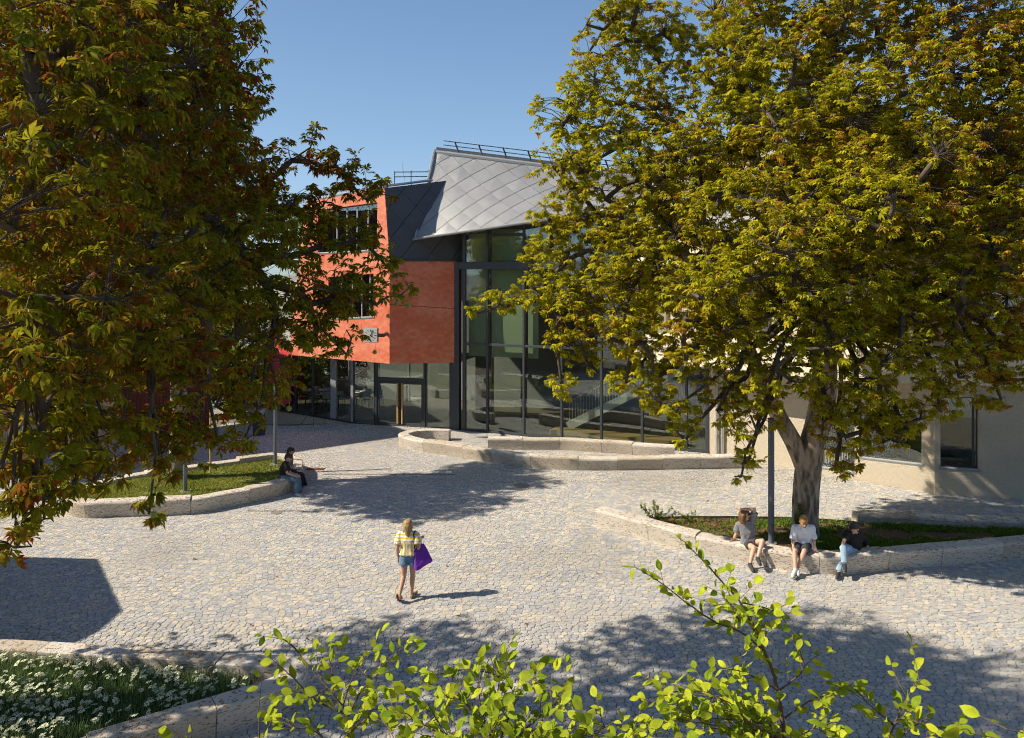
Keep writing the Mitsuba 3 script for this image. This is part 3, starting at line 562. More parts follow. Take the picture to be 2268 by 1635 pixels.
for a, b, h in ((es[1] + .10, mid - .012, -1), (mid + .012, es[2] - .10, 1)):
    d_ = put('coral_wing__door', cat([ENT.bar(a, a + .11, .03, dz - .01, -.04, .04), ENT.bar(b - .11, b, .03, dz - .01, -.04, .04), ENT.bar(a + .11, b - .11, .03, .16, -.04, .04), ENT.bar(a + .11, b - .11, dz - .12, dz - .01, -.04, .04)]), 'frame_metal')
    put(d_ + '__pane', ENT.pane([(a + .11, .16), (b - .11, .16), (b - .11, dz - .12), (a + .11, dz - .12)], 0), 'glass')
    x = b - .10 if h < 0 else a + .10
    put(d_ + '__handle', ENT.bar(x - .035, x + .035, .12, dz - .06, .05, .12, .012), 'oak', 'tall oak pull bar')
    for z in (.5, 1.5): put(d_ + '__handle__bracket' if False else d_ + '__hinge', ENT.bar(x - .015, x + .015, z, z + .04, .03, .06), 'galvanised')
# cafe glazing on a rising plinth
sl = [LEFT.sz(x) for x in (652, 693, 733, 745, 778)]; lz = lambda s: .30 - .30 * np.clip(s / LEFT.len, 0, 1) * 1.0
zt_ = 3.3
put('coral_wing__plinth', LEFT.wall(Polygon([(0, -1.2), (LEFT.len - .02, -.6), (LEFT.len - .02, .02), (0, .32)]), .5, .02), 'stucco_dim' if False else 'beige_stucco', 'low rendered plinth below the cafe glazing')
put('coral_wing__plinth_cap', LEFT.wall(Polygon([(-.1, .32), (LEFT.len, .02), (LEFT.len, .08), (-.1, .40)]), .6, .10), 'black_metal')
for s, w, bs in ((sl[0], .07, 'frame_metal'), (sl[1], .035, 'frame_metal'), ((sl[2] + sl[3]) / 2, (sl[3] - sl[2]) / 2, 'frame_light'), (LEFT.len - .06, .07, 'frame_light')):
    put('coral_wing__post', LEFT.bar(s - w, s + w, lz(s) + .06, zt_, -.10, .05), bs)
for s0, s1 in ((sl[0] + .07, sl[1] - .035), (sl[1] + .035, sl[2]), (sl[3], LEFT.len - .13)):
    put('coral_wing__cafe_pane', LEFT.pane([(s0, lz(s0) + .08), (s1, lz(s1) + .08), (s1, zt_), (s0, zt_)], -.02), 'glass')
put('coral_wing__black_reveal', LEFT.wall(rect(sl[0] - .55, sl[0] - .07, .36, 3.35), .3, -.02), 'black_metal')
iw = Facade(LEFT.p(-2, 0, -6.5), LEFT.p(9, 0, -6.0))
put('coral_wing__cafe_floor', (np.array([LEFT.p(0, .30, -.12), LEFT.p(LEFT.len, .03, -.12), [DR[0], DR[1] + 5, .03], LEFT.p(0, .05, -8)]), [[0, 1, 2], [0, 2, 3]]), 'olive_floor')
put('coral_wing__cafe_back_wall', iw.wall(rect(-1, 7.5, 0, .9), .2), 'concrete_interior')
put('coral_wing__cafe_post', cat([tube([LEFT.p(s, 0, -6.2), LEFT.p(s, 3.3, -6.2)], .07, 8) for s in (1.5, 3.6, 5.7)]), 'frame_light')
# cafe tables and chairs behind the glass
def cafe_table(s, d, lab):
    t = thing('cafe_table', lab, 'table', 'cafe tables behind the glazing'); o = LEFT.p(s, .25, -d)
    put(t + '__top', bbox(o + V(0, 0, .74), (1.3, .75, .03), .008), 'white_interior')
    for x in (-.55, .55):
        put(t + '__leg', tube([o + V(x, 0, 0), o + V(x, 0, .73)], .03, 6), 'black_metal')
def cafe_chair(s, d, rot, bs, lab):
    t = thing('cafe_chair', lab, 'chair', 'cafe chairs behind the glazing'); o = LEFT.p(s, .25, -d); c, sn = math.cos(rot), math.sin(rot); R = np.array([[c, -sn, 0], [sn, c, 0], [0, 0, 1]])
    g = lambda x, y, z: o + R @ V(x, y, z)
    put(t + '__seat', bbox(g(0, 0, .45), (.42, .42, .025), .008, R), bs); put(t + '__backrest', bbox(g(0, .2, .70), (.42, .025, .30), .008, R), bs)
    for x in (-.18, .18):
        for y in (-.18, .19): put(t + '__leg', tube([g(x, y, 0), g(x, y, .84 if y > 0 else .44)], .012, 5), 'black_metal')
for s, d, l in ((4.0, 1.5, 'white cafe table by the middle mullion'), (2.6, 2.2, 'white cafe table at the left end'), (5.4, 2.9, 'white cafe table deepest in the room')):
    cafe_table(s, d, l)
    for k, (x, y) in enumerate(((-.35, -.55), (.35, -.55), (-.35, .55), (.35, .55))): cafe_chair(s + x, d + y, 0 if y < 0 else math.pi, 'white_interior' if k % 2 else 'oak', f"{'white' if k % 2 else 'oak'} chair on the {'near' if y < 0 else 'far'} side of the {l}")
# handrail on the steps beside the plinth
h0, h1, h2 = on(668, 941), on(697, 941), on(722, 940)
hr = thing('handrail', 'thin black handrail beside the plinth left of the entrance', 'handrail')
put(hr + '__rail', cat([tube([h0 + V(0, -.2, .05), h1 + V(0, -.2, .85), h2 + V(0, -.2, .95)], .016, 6)]), 'black_metal')
for p_, z in ((h1, .85), (h2, .95)): put(hr + '__post', tube([p_ + V(0, -.2, -.05), p_ + V(0, -.2, z)], .014, 6), 'black_metal')
# ---- clock on its arm
ck = thing('wall_clock', 'square white double faced clock on an arm from the coral wall', 'clock')
c0 = at(822, 742.5, 32.4); wpt = CL.p(CL.sz(856), c0[2], 0); u = unit(V(*(wpt - c0)[:2], 0))
R = np.stack([unit(V(.96, -.10, 0)), np.cross(V(0, 0, 1), unit(V(.96, -.10, 0))), V(0, 0, 1)], 1); cn = -R[:, 1]
put(ck + '__case', bbox(c0, (.60, .20, .60), .015, R), 'frame_light')
put(ck + '__face', bbox(c0 + cn * .101, (.56, .012, .56), .004, R), 'white_interior')
put(ck + '__arm', tube([c0 + R[:, 0] * .29, c0 + R[:, 0] * .55, wpt + V(0, 0, 0)], .075, 8), 'frame_metal')
for k in range(12):
    a = k * math.pi / 6; d = R[:, 0] * math.sin(a) + V(0, 0, 1) * math.cos(a); L = .06 if k % 3 else .085
    put(ck + '__hour_mark', tube([c0 + cn * .111 + d * (.25 - L), c0 + cn * .111 + d * .25], .010 if k % 3 else .014, 4), 'black_metal')
for a, L, w in ((4.07 / 12 * 2 * math.pi, .15, .016), (4 / 60 * 2 * math.pi, .23, .011)):
    d = R[:, 0] * math.sin(a) + V(0, 0, 1) * math.cos(a); put(ck + '__hand', tube([c0 + cn * .118 - d * .04, c0 + cn * .118 + d * L], w, 4), 'black_metal')

# ------------------------------------------------------------------ beige wing on the right
thing('beige_wing', 'beige rendered wing with cream balcony bands and grey mansard on the right', 'building')
WA = Facade(C1 + V(.03, -.03), G1); WB = Facade(G1, G2)
ws = [WA.sz(1790), WA.sz(1900)]
q1 = [WA.sz(1800, 905), WA.sz(1893, 905), WA.sz(1893, 1045), WA.sz(1800, 1030)]
q2 = [WA.sz(1902, 900), WA.sz(2041, 897), WA.sz(2041, 1027), WA.sz(1902, 1011)]
q3 = [WB.sz(2083, 880), WB.sz(2168, 880), WB.sz(2168, 1040), WB.sz(2083, 1034)]
put('beige_wing__left_wall', WA.wall(Polygon([(0, -.1), (WA.len, -.1), (WA.len, 4.0), (0, 4.0)]).difference(Polygon(q1)).difference(Polygon(q2)), .3), 'beige_stucco')
put('beige_wing__front_wall', WB.wall(Polygon([(.0, -.1), (WB.len, -.1), (WB.len, 4.0), (.0, 4.0)]).difference(Polygon(q3)), .3, -.003), 'beige_stucco')
w1 = window('beige_wing__window', WA, q1, (.55,), 'frame_metal', .12, 1.6)
w2 = window('beige_wing__window', WA, q2, (.12,), 'frame_metal', .12, 1.6)
w3 = window('beige_wing__window', WB, q3, (.9,), 'frame_metal', .14, 1.6)
sg_, zg_ = WA.sz(1850, 1015)
put(w1 + '__grille', cat([WA.bar(sg_ - .4 + k * .055, sg_ - .37 + k * .055, zg_ - .25, zg_ + .2, -.10, -.08) for k in range(15)]), 'galvanised')
def upper(z0, z1, offA, offB, bs, key, lean=0, t=.3):
    """A band of the upper storeys; offA and offB are its overhangs over the two walls."""
    def line(off, F_): return F_.a + F_.n * off, F_.u
    def meet(o1, u1, o2, u2): k = np.linalg.solve(np.stack([u1[:2], -u2[:2]], 1), (o2 - o1)[:2]); return o1 + u1 * k[0]
    pts = []
    for z, da, db in ((z0, offA, offB), (z1, offA - lean, offB - lean)):
        (oa, ua), (ob, ub) = line(da, WA), line(db, WB); k = meet(oa, ua, ob, ub)
        start = oa + ua * (-2.4); pts.append([start + V(0, 0, z), k + V(0, 0, z), ob + ub * 9 + V(0, 0, z), ob + ub * 9 - WB.n * 6 + V(0, 0, z), start - WA.n * 6 + V(0, 0, z)])
    b, tp = np.array(pts[0]), np.array(pts[1]); v = np.vstack([b, tp]); i = np.arange(5); j = (i + 1) % 5
    f = np.vstack([np.stack([i, j, 5 + j], -1), np.stack([i, 5 + j, 5 + i], -1), [[0, 2, 1], [0, 3, 2], [0, 4, 3], [5, 6, 7], [5, 7, 8], [5, 8, 9]]])
    m = trimesh.Trimesh(v, f, process=False)
    if m.volume < 0: m.invert()
    put(key, m, bs); return pts
upper(3.58, 4.62, 1.6, .42, 'cream_render', 'beige_wing__balcony_band')
upper(4.63, 7.38, .0, -.1, 'beige_stucco', 'beige_wing__first_floor_wall')
upper(7.40, 8.30, 1.6, .42, 'cream_render', 'beige_wing__cornice_band')
P = upper(8.31, 11.9, 1.45, .3, 'anthracite_panel', 'beige_wing__mansard', 1.0)
USED.add('beige_wing__mansard_cladding')
diamonds('beige_wing__mansard_cladding', 'zinc_grey', P[0][0] + V(-.06, -.06, 0), P[0][1] + V(-.06, -.06, 0), P[1][1] + V(-.06, -.06, 0), P[1][0] + V(-.06, -.06, 0), 1.2, 1.2)
diamonds('beige_wing__mansard_cladding', 'zinc', P[0][1] + V(0, -.07, 0), P[0][2] + V(0, -.07, 0), P[1][2] + V(0, -.07, 0), P[1][1] + V(0, -.07, 0), 1.2, 1.2)
put('beige_wing__mansard_cap', tube([P[1][0], P[1][1], P[1][2]], .13, 6), 'frame_light')
U1 = Facade(WA.p(0, 0, .02), WA.p(WA.len, 0, .02)); U2 = Facade(WB.p(0, 0, -.07), WB.p(WB.len, 0, -.07))
for FC, a, b in ((U1, .3, 2.6), (U1, 4.2, 7.2), (U2, 1.0, 3.2)):
    k = put('beige_wing__upper_window', cat([FC.bar(a, b, 5.0, 5.08, 0, .06), FC.bar(a, b, 7.0, 7.08, 0, .06), FC.bar(a, a + .08, 5.08, 7.0, 0, .06), FC.bar(b - .08, b, 5.08, 7.0, 0, .06), FC.bar((a + b) / 2 - .04, (a + b) / 2 + .04, 5.08, 7.0, 0, .06)]), 'frame_metal')
    put(k + '__pane', FC.pane([(a, 5.08), (b, 5.08), (b, 7.0), (a, 7.0)], .04), 'glass'); put(k + '__room', FC.wall(rect(a, b, 5.05, 7.05), .01, .012), 'dark_interior')
# glazed dormer high behind the chestnut
md = Facade(P[0][1] + V(-1.6, .9, 0), P[0][1] + V(1.2, .2, 0))
put('beige_wing__dormer', cat([md.bar(-.06, 0, 9.0, 12.2, -2.5, .2), md.bar(md.len, md.len + .06, 9.0, 12.2, -2.5, .2), md.bar(-.1, md.len + .1, 12.2, 12.32, -2.5, .25), md.bar(md.len / 2 - .03, md.len / 2 + .03, 9.0, 12.2, -.05, .1)]), 'frame_light')
put('beige_wing__dormer__pane', md.pane([(0, 9), (md.len, 9), (md.len, 12.2), (0, 12.2)], .05), 'glass'); put('beige_wing__dormer__room', md.bar(0, md.len, 9, 12.2, -2.4, -.2), 'dark_interior')
for px in (1588, 1600):
    s = WA.sz(px, d=.10); dp = thing('downpipe', 'left one of the two pale downpipes beside the glass front' if px < 1595 else 'right one of the two pale downpipes beside the glass front', 'downpipe')
    put(dp + '__pipe', tube([WA.p(s, -.02, .10), WA.p(s, 3.57, .10)], .05, 10), 'galvanised')
    for z in (.75, 2.3): put(dp + '__bracket', tube([WA.p(s, z, .10), WA.p(s, z + .06, .10)], .066, 10), 'galvanised')

# ------------------------------------------------------------------ timber house and annex on the left, partly hidden by the chestnut
HF = Facade(H0, H1); HA = Facade(H1 + V(.02, .02), H2)
thing('timber_house', 'tall dark timber house with plywood panels behind the left chestnut', 'building')
put('timber_house__wall', HF.wall(rect(0, HF.len, -.6, 10.4), .4), 'brown_boards')
put('timber_house__side_wall', cat([bbox(HF.p(HF.len - .2, 4.9, -4.5), (.3, 8.2, 11.0), .01, HF.R)]), 'brown_boards')
put('timber_house__roof', cat([HF.bar(-1, HF.len + .35, 10.45, 10.8, -9, .45, .02)]), 'anthracite_panel')
for k in range(5):
    a = HF.sz(130) + .0 + k * 1.16 - 3.5; put('timber_house__plywood_panel', HF.bar(a, a + 1.14, -.2, 2.75, .0, .045), 'plywood')
for k in range(40): put('timber_house__slat', HF.bar(HF.len - 7 + k * .17, HF.len - 6.92 + k * .17, 3.2, 5.4, .02, .10), 'brown_boards')
window('timber_house__window', Facade(HF.p(0, 0, .2), HF.p(HF.len, 0, .2)), [(5, 8.2), (7, 8.2), (7, 6.4), (5, 6.4)], (.5,), 'frame_metal', .1, .0)
thing('red_annex', 'low annex with dark red boarded doors behind the lawn', 'building')
for k in range(int(HA.len / .15)): put('red_annex__board', HA.bar(k * .15, k * .15 + .143, -.9, 3.5 + .25 * min(k * .15, 1.5), -.03, .01 * (k % 2)), 'red_boards')
put('red_annex__wall', HA.wall(rect(0, HA.len, -.9, 3.9), 3.5, -.04), 'brown_boards')
put('red_annex__roof_edge', HA.bar(-.2, HA.len + .2, 3.91, 4.08, -3.7, .25), 'crimson_render')
bo = on(330, 985); bt = HA
for px, lab in ((228, 'white topped bench table left of the red doors'), (322, 'white topped bench table in front of the red doors')):
    o = on(px, 968); o[2] = gz(o[0], o[1]); t = thing('bench_table', lab, 'table')
    put(t + '__top', bbox(o + V(0, 0, .74), (1.1, .6, .05), .01, HF.R), 'galvanised')
    for s in (-.42, .42): put(t + '__leg', tube([o + HF.u * s, o + HF.u * s + V(0, 0, .72)], .03, 6), 'galvanised')
# pavilion left of the frame that throws the angular shadow, and a house behind the camera for the reflections
fp = Polygon([(-24, 18.6), (-15.85, 18.05), (-13.75, 15.1), (-13.75, 14.2), (-14.6, 12), (-24, 12)])
m = trimesh.creation.extrude_polygon(fp, 5.0, engine='earcut'); put('side_pavilion', m, 'brown_boards', 'flat roofed timber pavilion just outside the left edge', 'building')
tr = thing('terrace', 'raised planted terrace below the camera', 'terrace')
put(tr + '__retaining_wall', box((0, 2.3, 1.6), (18, 4.9, 3.2)), 'travertine'); put(tr + '__soil', box((0, 2.3, 3.22), (17.4, 4.3, .05)), 'soil')
put('rear_house', box((2, -9, 5.0), (30, 8, 10.0)), 'cream_render', 'pale house behind the camera, only in reflections', 'building')
# ------------------------------------------------------------------ trees
def leaf_template(nl, full, curl, fold, droop, r):
    """A palmate chestnut leaf of nl leaflets, about 1 m across; uv.x grows towards the leaflets' margins and tips."""
    vs, fs, us = [], [], []
    for k in range(nl):
        a = math.radians(np.linspace(-118, 118, nl)[k] + r.normal(0, 5)); L = .62 * (1 - .32 * abs(np.linspace(-1, 1, nl)[k]) ** 1.5) * r.uniform(.9, 1.08); w = L * .185 * r.uniform(.85, 1.15)
        d = V(math.cos(a), math.sin(a), 0); s = V(-d[1], d[0], 0); o = len(vs); cu = curl * r.uniform(.4, 1.5); dr_ = droop * r.uniform(.6, 1.4); tw = r.normal(0, .25)
        def P(t, side):
            q = d * L * (t - .16 * abs(cu) * t ** 3) + s * side * w * (1 - .25 * abs(fold)) ; z = -dr_ * L * t * t - cu * L * .35 * t ** 3 + fold * abs(side) * w + tw * side * w
            return q + V(0, 0, z)
        if full:
            vs += [P(.04, 0), P(.38, 0), P(.72, 0), P(1.0, 0), P(.38, .55), P(.70, 1.0), P(.38, -.55), P(.70, -1.0), ]
            us += [.1, .0, .15, 1.0, .75, .95, .75, .95]
            fs += [(o + i, o + j, o + k_) for i, j, k_ in ((0, 4, 1), (0, 1, 6), (4, 5, 2), (4, 2, 1), (1, 2, 7), (1, 7, 6), (5, 3, 2), (2, 3, 7))]
        else:
            vs += [P(.04, 0), P(.62, 1.1), P(1.0, 0), P(.62, -1.1)]; us += [.1, .8, .75, .8]
            fs += [(o, o + 1, o + 2), (o, o + 2, o + 3)]
    return np.array(vs), np.array(fs), np.array(us)
def frames(axis, up):
    x = axis / (np.linalg.norm(axis, axis=1, keepdims=True) + 1e-9); y = np.cross(up, x); y /= np.linalg.norm(y, axis=1, keepdims=True) + 1e-9
    return np.stack([x, y, np.cross(x, y)], 2)
def place(tm, pos, R, sc, rnd):
    v, f, u = tm; n = len(pos)
    vv = np.einsum('nij,kj->nki', R, v) * sc[:, None, None] + pos[:, None]
    uv = np.stack([np.broadcast_to(u, (n, len(v))), np.broadcast_to(rnd[:, None], (n, len(v)))], -1)
    return vv, f, uv
def flat(vv, f, uv):
    n, k = vv.shape[:2]; return vv.reshape(-1, 3), (f[None] + (np.arange(n) * k)[:, None, None]).reshape(-1, 3), uv.reshape(-1, 2)
def segs(P, Q, rp, rq, n):
    t = Q - P; t /= np.linalg.norm(t, axis=1, keepdims=True) + 1e-9; a = np.cross(t, np.where(np.abs(t[:, 2:]) < .9, [[0, 0, 1.]], [[1., 0, 0]])); a /= np.linalg.norm(a, axis=1, keepdims=True) + 1e-9
    b = np.cross(t, a); g = np.arange(n) * 2 * np.pi / n; ring = np.cos(g)[None, :, None] * a[:, None] + np.sin(g)[None, :, None] * b[:, None]
    v = np.concatenate([P[:, None] + rp[:, None, None] * ring, Q[:, None] + rq[:, None, None] * ring], 1); i = np.arange(n); j = (i + 1) % n
    f = np.vstack([np.stack([i, j, n + j], -1), np.stack([i, n + j, n + i], -1)])
    return v.reshape(-1, 3), (f[None] + (np.arange(len(P)) * 2 * n)[:, None, None]).reshape(-1, 3)
def grow(trunk, radii, lobes, n_leaf, seed, leaf_size, per=4, flatz=.8, gap=.36, gscale=.55, density=2.2, twig=.006, clear=None, thick=.010, reach=.40, layer=.42):
    """Limbs from the trunk to every lobe of the crown, twigs to points spread through the lobes, leaves around the twig ends."""
    r = np.random.default_rng(seed); trunk = np.asarray(trunk, float); nodes = [trunk[0]]; par = [-1]; plen = [0.0]
    for p in spline(trunk, .4)[1:]: plen.append(plen[-1] + np.linalg.norm(p - nodes[-1])); par.append(len(nodes) - 1); nodes.append(p)
    nt = len(nodes); lo = trunk[-1][2] * .55
    lobes = np.asarray(lobes, float); order = np.argsort(np.linalg.norm(lobes[:, :3] - trunk[-1], axis=1)); tips, lob = [], []
    for l in order:
        c = lobes[l, :3]; N = np.array(nodes); d = np.linalg.norm(N - c, axis=1) + reach * np.array(plen) + 2.5 * np.maximum(0, N[:, 2] - c[2]) * .3 + 50 * (N[:, 2] < lo); d[:max(1, nt // 3)] += 50
        i = int(np.argmin(d)); a = N[i]; b = c - V(0, 0, .35 * lobes[l, 3]); L = np.linalg.norm(b - a); m = max(2, int(L / .45)); ctrl = (a + b) / 2 + V(0, 0, .16 * L) + r.normal(0, .10 * L, 3) * [1, 1, .4]
        last = i
        for t in np.linspace(0, 1, m + 1)[1:]:
            p = (1 - t) ** 2 * a + 2 * t * (1 - t) * ctrl + t * t * b + r.normal(0, .045, 3); plen.append(plen[last] + np.linalg.norm(p - nodes[last])); par.append(last); last = len(nodes); nodes.append(p)
    for l in range(len(lobes)):            # secondary limbs spread each lobe's twigs
        for _ in range(int(2 + 3.5 * lobes[l, 3])):
            q = r.normal(0, 1, 3); c = lobes[l, :3] + q / np.linalg.norm(q) * lobes[l, 3] * r.uniform(.35, .7) * V(1, 1, flatz); N = np.array(nodes[nt:]); i = nt + int(np.argmin(np.linalg.norm(N - c, axis=1))); a = nodes[i]; last = i; m = max(1, int(np.linalg.norm(c - a) / .4))
            for t in np.linspace(0, 1, m + 1)[1:]: p = a + (c - a) * t + r.normal(0, .04, 3) + V(0, 0, .06 * math.sin(3.1 * t)); par.append(last); plen.append(0); last = len(nodes); nodes.append(p)
    W = lobes[:, 3] ** density * np.where((np.abs(lobes[:, 0]) > .70 * lobes[:, 1] + .3) | (lobes[:, 2] - lobes[:, 3] > EYE + .37 * lobes[:, 1]), .55, 1.0); W /= W.sum(); nT = n_leaf // per
    for l in range(len(lobes)):
        k = max(3, int(nT * W[l])); q = r.normal(0, 1, (k * 3, 3)); q /= np.linalg.norm(q, axis=1, keepdims=True); q *= (r.random((k * 3, 1)) ** .42); q = q * lobes[l, 3] * [1, 1, flatz] + lobes[l, :3]
        q = q[meshkit.fbm(q * gscale * 2, 2, seed) > gap][:k]; tips.append(q)
    tips = np.vstack(tips)
    if clear is not None: tips = tips[clear(tips)]
    nodes = np.array(nodes); kd = cKDTree(nodes[nt // 3:]); _, a = kd.query(tips); a += nt // 3
    par = np.array(par); cnt = np.bincount(a, minlength=len(nodes)).astype(float) + .5
    for i in range(len(nodes) - 1, 0, -1): cnt[par[i]] += cnt[i]
    rad = np.minimum(thick * cnt ** .50, radii[-1] * 1.0); tr = np.interp(np.linspace(0, 1, nt), np.linspace(0, 1, len(radii)), radii); e = np.arange(nt, len(nodes))
    rp = np.minimum(rad[par[e]], np.maximum(rad[e] * 1.35, .01)); wood = [segs(nodes[par[e]], nodes[e], rp, rad[e], 7)]
    A, Tp = nodes[a], tips; L = np.linalg.norm(Tp - A, axis=1); m1 = A + (Tp - A) * .35 + r.normal(0, 1, A.shape) * (.06 * L)[:, None] + V(0, 0, .05) * L[:, None]; m2 = A + (Tp - A) * .7 + r.normal(0, 1, A.shape) * (.06 * L)[:, None] + V(0, 0, .05) * L[:, None]
    r0 = np.minimum(twig * (1 + 1.3 * L), .02); wood += [segs(A, m1, r0, r0 * .8, 3), segs(m1, Tp, r0 * .8, r0 * .35, 3)]; m2 = m1 * .5 + Tp * .5
    tp = nodes[:nt]; g = tube(tp, tr, 22); gv = np.asarray(g.vertices); nb = meshkit.fbm(gv * [5, 5, 1.2], 3, seed) - .5; ax = np.vstack([np.repeat(tp, 22, 0), tp[:1], tp[-1:]]); g = trimesh.Trimesh(ax + (gv - ax) * (1 + .32 * nb[:, None]), g.faces, process=False)
    # leaves
    k = per; P = np.repeat(Tp, k, 0); back = np.repeat(m2, k, 0); n = len(P); t = r.random((n, 1)) ** 1.6; ax = unit_rows(P - back) + r.normal(0, .75, (n, 3)); ax[:, 2] = ax[:, 2] * .6 - (.22 if layer > .35 else .14)
    P = P + (back - P) * t * .9 + unit_rows(ax) * leaf_size * r.uniform(.25, .7, (n, 1)); up = np.column_stack([r.normal(0, layer, n), r.normal(0, layer, n), np.ones(n)])
    sc = leaf_size * 1.6 * r.uniform(.65, 1.2, n); dark = r.random(n) * .75 + .25 * np.repeat(r.random(len(Tp)), k)
    return g, wood, P, frames(ax, up), sc, dark, back
def unit_rows(a): return a / (np.linalg.norm(a, axis=1, keepdims=True) + 1e-9)
def tree(key, label, category, trunk, radii, lobes, n_leaf, seed, leaf_size, bsdf, full, named=0, bark='bark', trunk_key='trunk', group=None, nl=7, petiole=False, curl=.3, **k):
    thing(key, label, category, group); g, wood, P, R, sc, rnd, back = grow(trunk, radii, lobes, n_leaf, seed, leaf_size, **k)
    put(f'{key}__trunk', g, bark, smooth=True); put(f'{key}__branches', cat(wood[:1]), 'limb_bark', smooth=True); put(f'{key}__twigs', cat(wood[1:]), 'twig_bark', smooth=True, kind='stuff')
    r = np.random.default_rng(seed + 1); tms = [leaf_template(nl - (i % 2) * 2, full, curl * c, .22 * s, d, r) for i, (c, s, d) in enumerate(((.3, 1, .25), (.8, -1, .45), (1.6, 1, .6), (1, 1, .35), (2.2, -1, .5)))]
    which = r.integers(0, len(tms), len(P)); near = np.zeros(len(P), bool); dist = np.linalg.norm(P - [0, 0, EYE], axis=1)
    low = [leaf_template(nl - (i % 2) * 2, False, curl * .6, .22, .4, r) for i in range(len(tms))]
    if named:
        sx = P[:, 0] / P[:, 1]; sy = (EYE - P[:, 2]) / P[:, 1]; inside = (np.abs(sx) < .65) & (sy < .58) & (sy > -.35)
        o = np.argsort(np.where(inside, np.linalg.norm(P - [0, 0, EYE], axis=1), 1e9))[:named]; near[o] = True
    vs, fs, us, n = [], [], [], 0
    for w, tm in enumerate(tms):
        for t_, m in ((tm, dist < 9.6), (low[w], dist >= 9.6)):
            m = m & (which == w) & ~near; v, f, u = flat(*place(t_, P[m], R[m], sc[m], rnd[m])); vs.append(v); fs.append(f + n); us.append(u); n += len(v)
        for i in np.nonzero((which == w) & near)[0]:
            v, f, u = flat(*place(tm, P[i:i + 1], R[i:i + 1], sc[i:i + 1], rnd[i:i + 1])); put(f'{key}__leaf', (v, f), bsdf, uv=u, smooth=True)
    put(f'{key}__crown', (np.vstack(vs), np.vstack(fs)), bsdf, kind='stuff', uv=np.vstack(us), smooth=True)
    if petiole: k_ = np.linalg.norm(P - [0, 0, EYE], axis=1) < 9.5; P, back = P[k_], back[k_]; put(f'{key}__leaf_stalks', segs(back * .35 + P * .65, P, np.full(len(P), .0035), np.full(len(P), .0025), 3), 'chestnut_stalk', kind='stuff')
    return P
M('chestnut_stalk', base_color=(.20, .19, .05), roughness=.6)
def lobes_of(rows): return np.array([[*at(px, py, d), r] for px, py, d, r in rows])
# the big chestnut in the right bed
RL = lobes_of([(1400, 20, 20, 1.25), (1345, 90, 20.2, 1.05), (1465, 110, 20.5, 1.1), (1440, 215, 20.2, 1.25), (1300, 190, 20, .95), (1245, 245, 19.8, .95), (1370, 290, 19.6, 1.3), (1250, 365, 19.4, .95), (1340, 400, 19.2, 1.25), (1240, 480, 19.2, .9), (1320, 520, 19, 1.3), (1225, 570, 19.1, .85), (1185, 645, 19, .75), (1110, 665, 18.9, .55), (1055, 685, 18.8, .32), (1285, 660, 18.8, 1.1), (1395, 590, 18.5, 1.5), (1260, 740, 18.9, .7), (1370, 720, 18.2, 1.1), (1300, 790, 18.7, .55), (1245, 850, 18.8, .45), (1390, 820, 18.3, .75), (1480, 790, 18, 1.2), (1480, 900, 18, .75), (1515, 955, 18, .4), (1590, 880, 18, .8), (1560, 720, 17.7, 1.3), (1520, 460, 18.4, 1.6), (1460, 360, 19, 1.3), (1560, 300, 19.2, 1.35), (1600, 160, 19.6, 1.4), (1610, 50, 20, 1.3), (1720, -10, 20, 1.7), (1700, 160, 19, 1.7), (1680, 330, 18.4, 1.7), (1660, 500, 17.8, 1.7), (1660, 660, 17.4, 1.6), (1690, 820, 17.5, 1.1), (1670, 930, 17.9, .7), (1655, 1010, 18.1, .45), (1640, 1050, 18.2, .25), (1860, 60, 19.5, 1.9), (1840, 240, 18.4, 1.8), (1830, 430, 17.6, 1.8), (1820, 610, 17.2, 1.7), (1800, 760, 17.3, 1.3), (1900, 860, 17.3, 1.15), (1870, 950, 17.5, .8), (1860, 1020, 17.8, .5), (1960, 950, 17.5, .7), (2010, 920, 17.6, .65), (1980, 740, 17.2, 1.5), (1990, 560, 17.3, 1.7), (2000, 380, 17.8, 1.8), (2010, 190, 18.6, 1.9), (2030, 20, 19.5, 1.9), (2160, 110, 19, 1.9), (2170, 300, 18.4, 1.8), (2160, 480, 17.8, 1.7), (2140, 650, 17.5, 1.6), (2120, 800, 17.4, 1.1), (2080, 890, 17.6, .6), (2220, 860, 17.8, .7), (2260, 760, 17.8, 1.3), (2290, 590, 18, 1.6), (2300, 420, 18.3, 1.7), (2300, 230, 18.8, 1.8), (2290, 60, 19.3, 1.8),
               (1520, 560, 21.5, 1.8), (1560, 380, 22, 1.9), (1700, 560, 22.5, 2.0), (1720, 380, 22.8, 2.1), (1750, 200, 22.8, 2.1), (1900, 300, 23, 2.1), (1900, 520, 23, 2.0), (2050, 450, 23, 2.0), (2050, 650, 22.6, 1.8), (2200, 560, 22.5, 1.9), (2200, 350, 22.5, 2.0), (1600, 720, 21.8, 1.4), (1900, 720, 22.3, 1.5), (1420, 640, 20.8, 1.3), (1450, 480, 20.8, 1.4), (1850, -120, 20, 2.0), (2050, -150, 20, 2.0), (1700, -140, 20.3, 1.6), (2400, 300, 19.5, 2.0), (2430, 500, 19.5, 2.0), (2400, 100, 20, 2.0), (2420, 700, 19, 1.6), (1560, 620, 16.4, 1.0), (1750, 520, 16.0, 1.2), (1950, 470, 16.0, 1.2)])
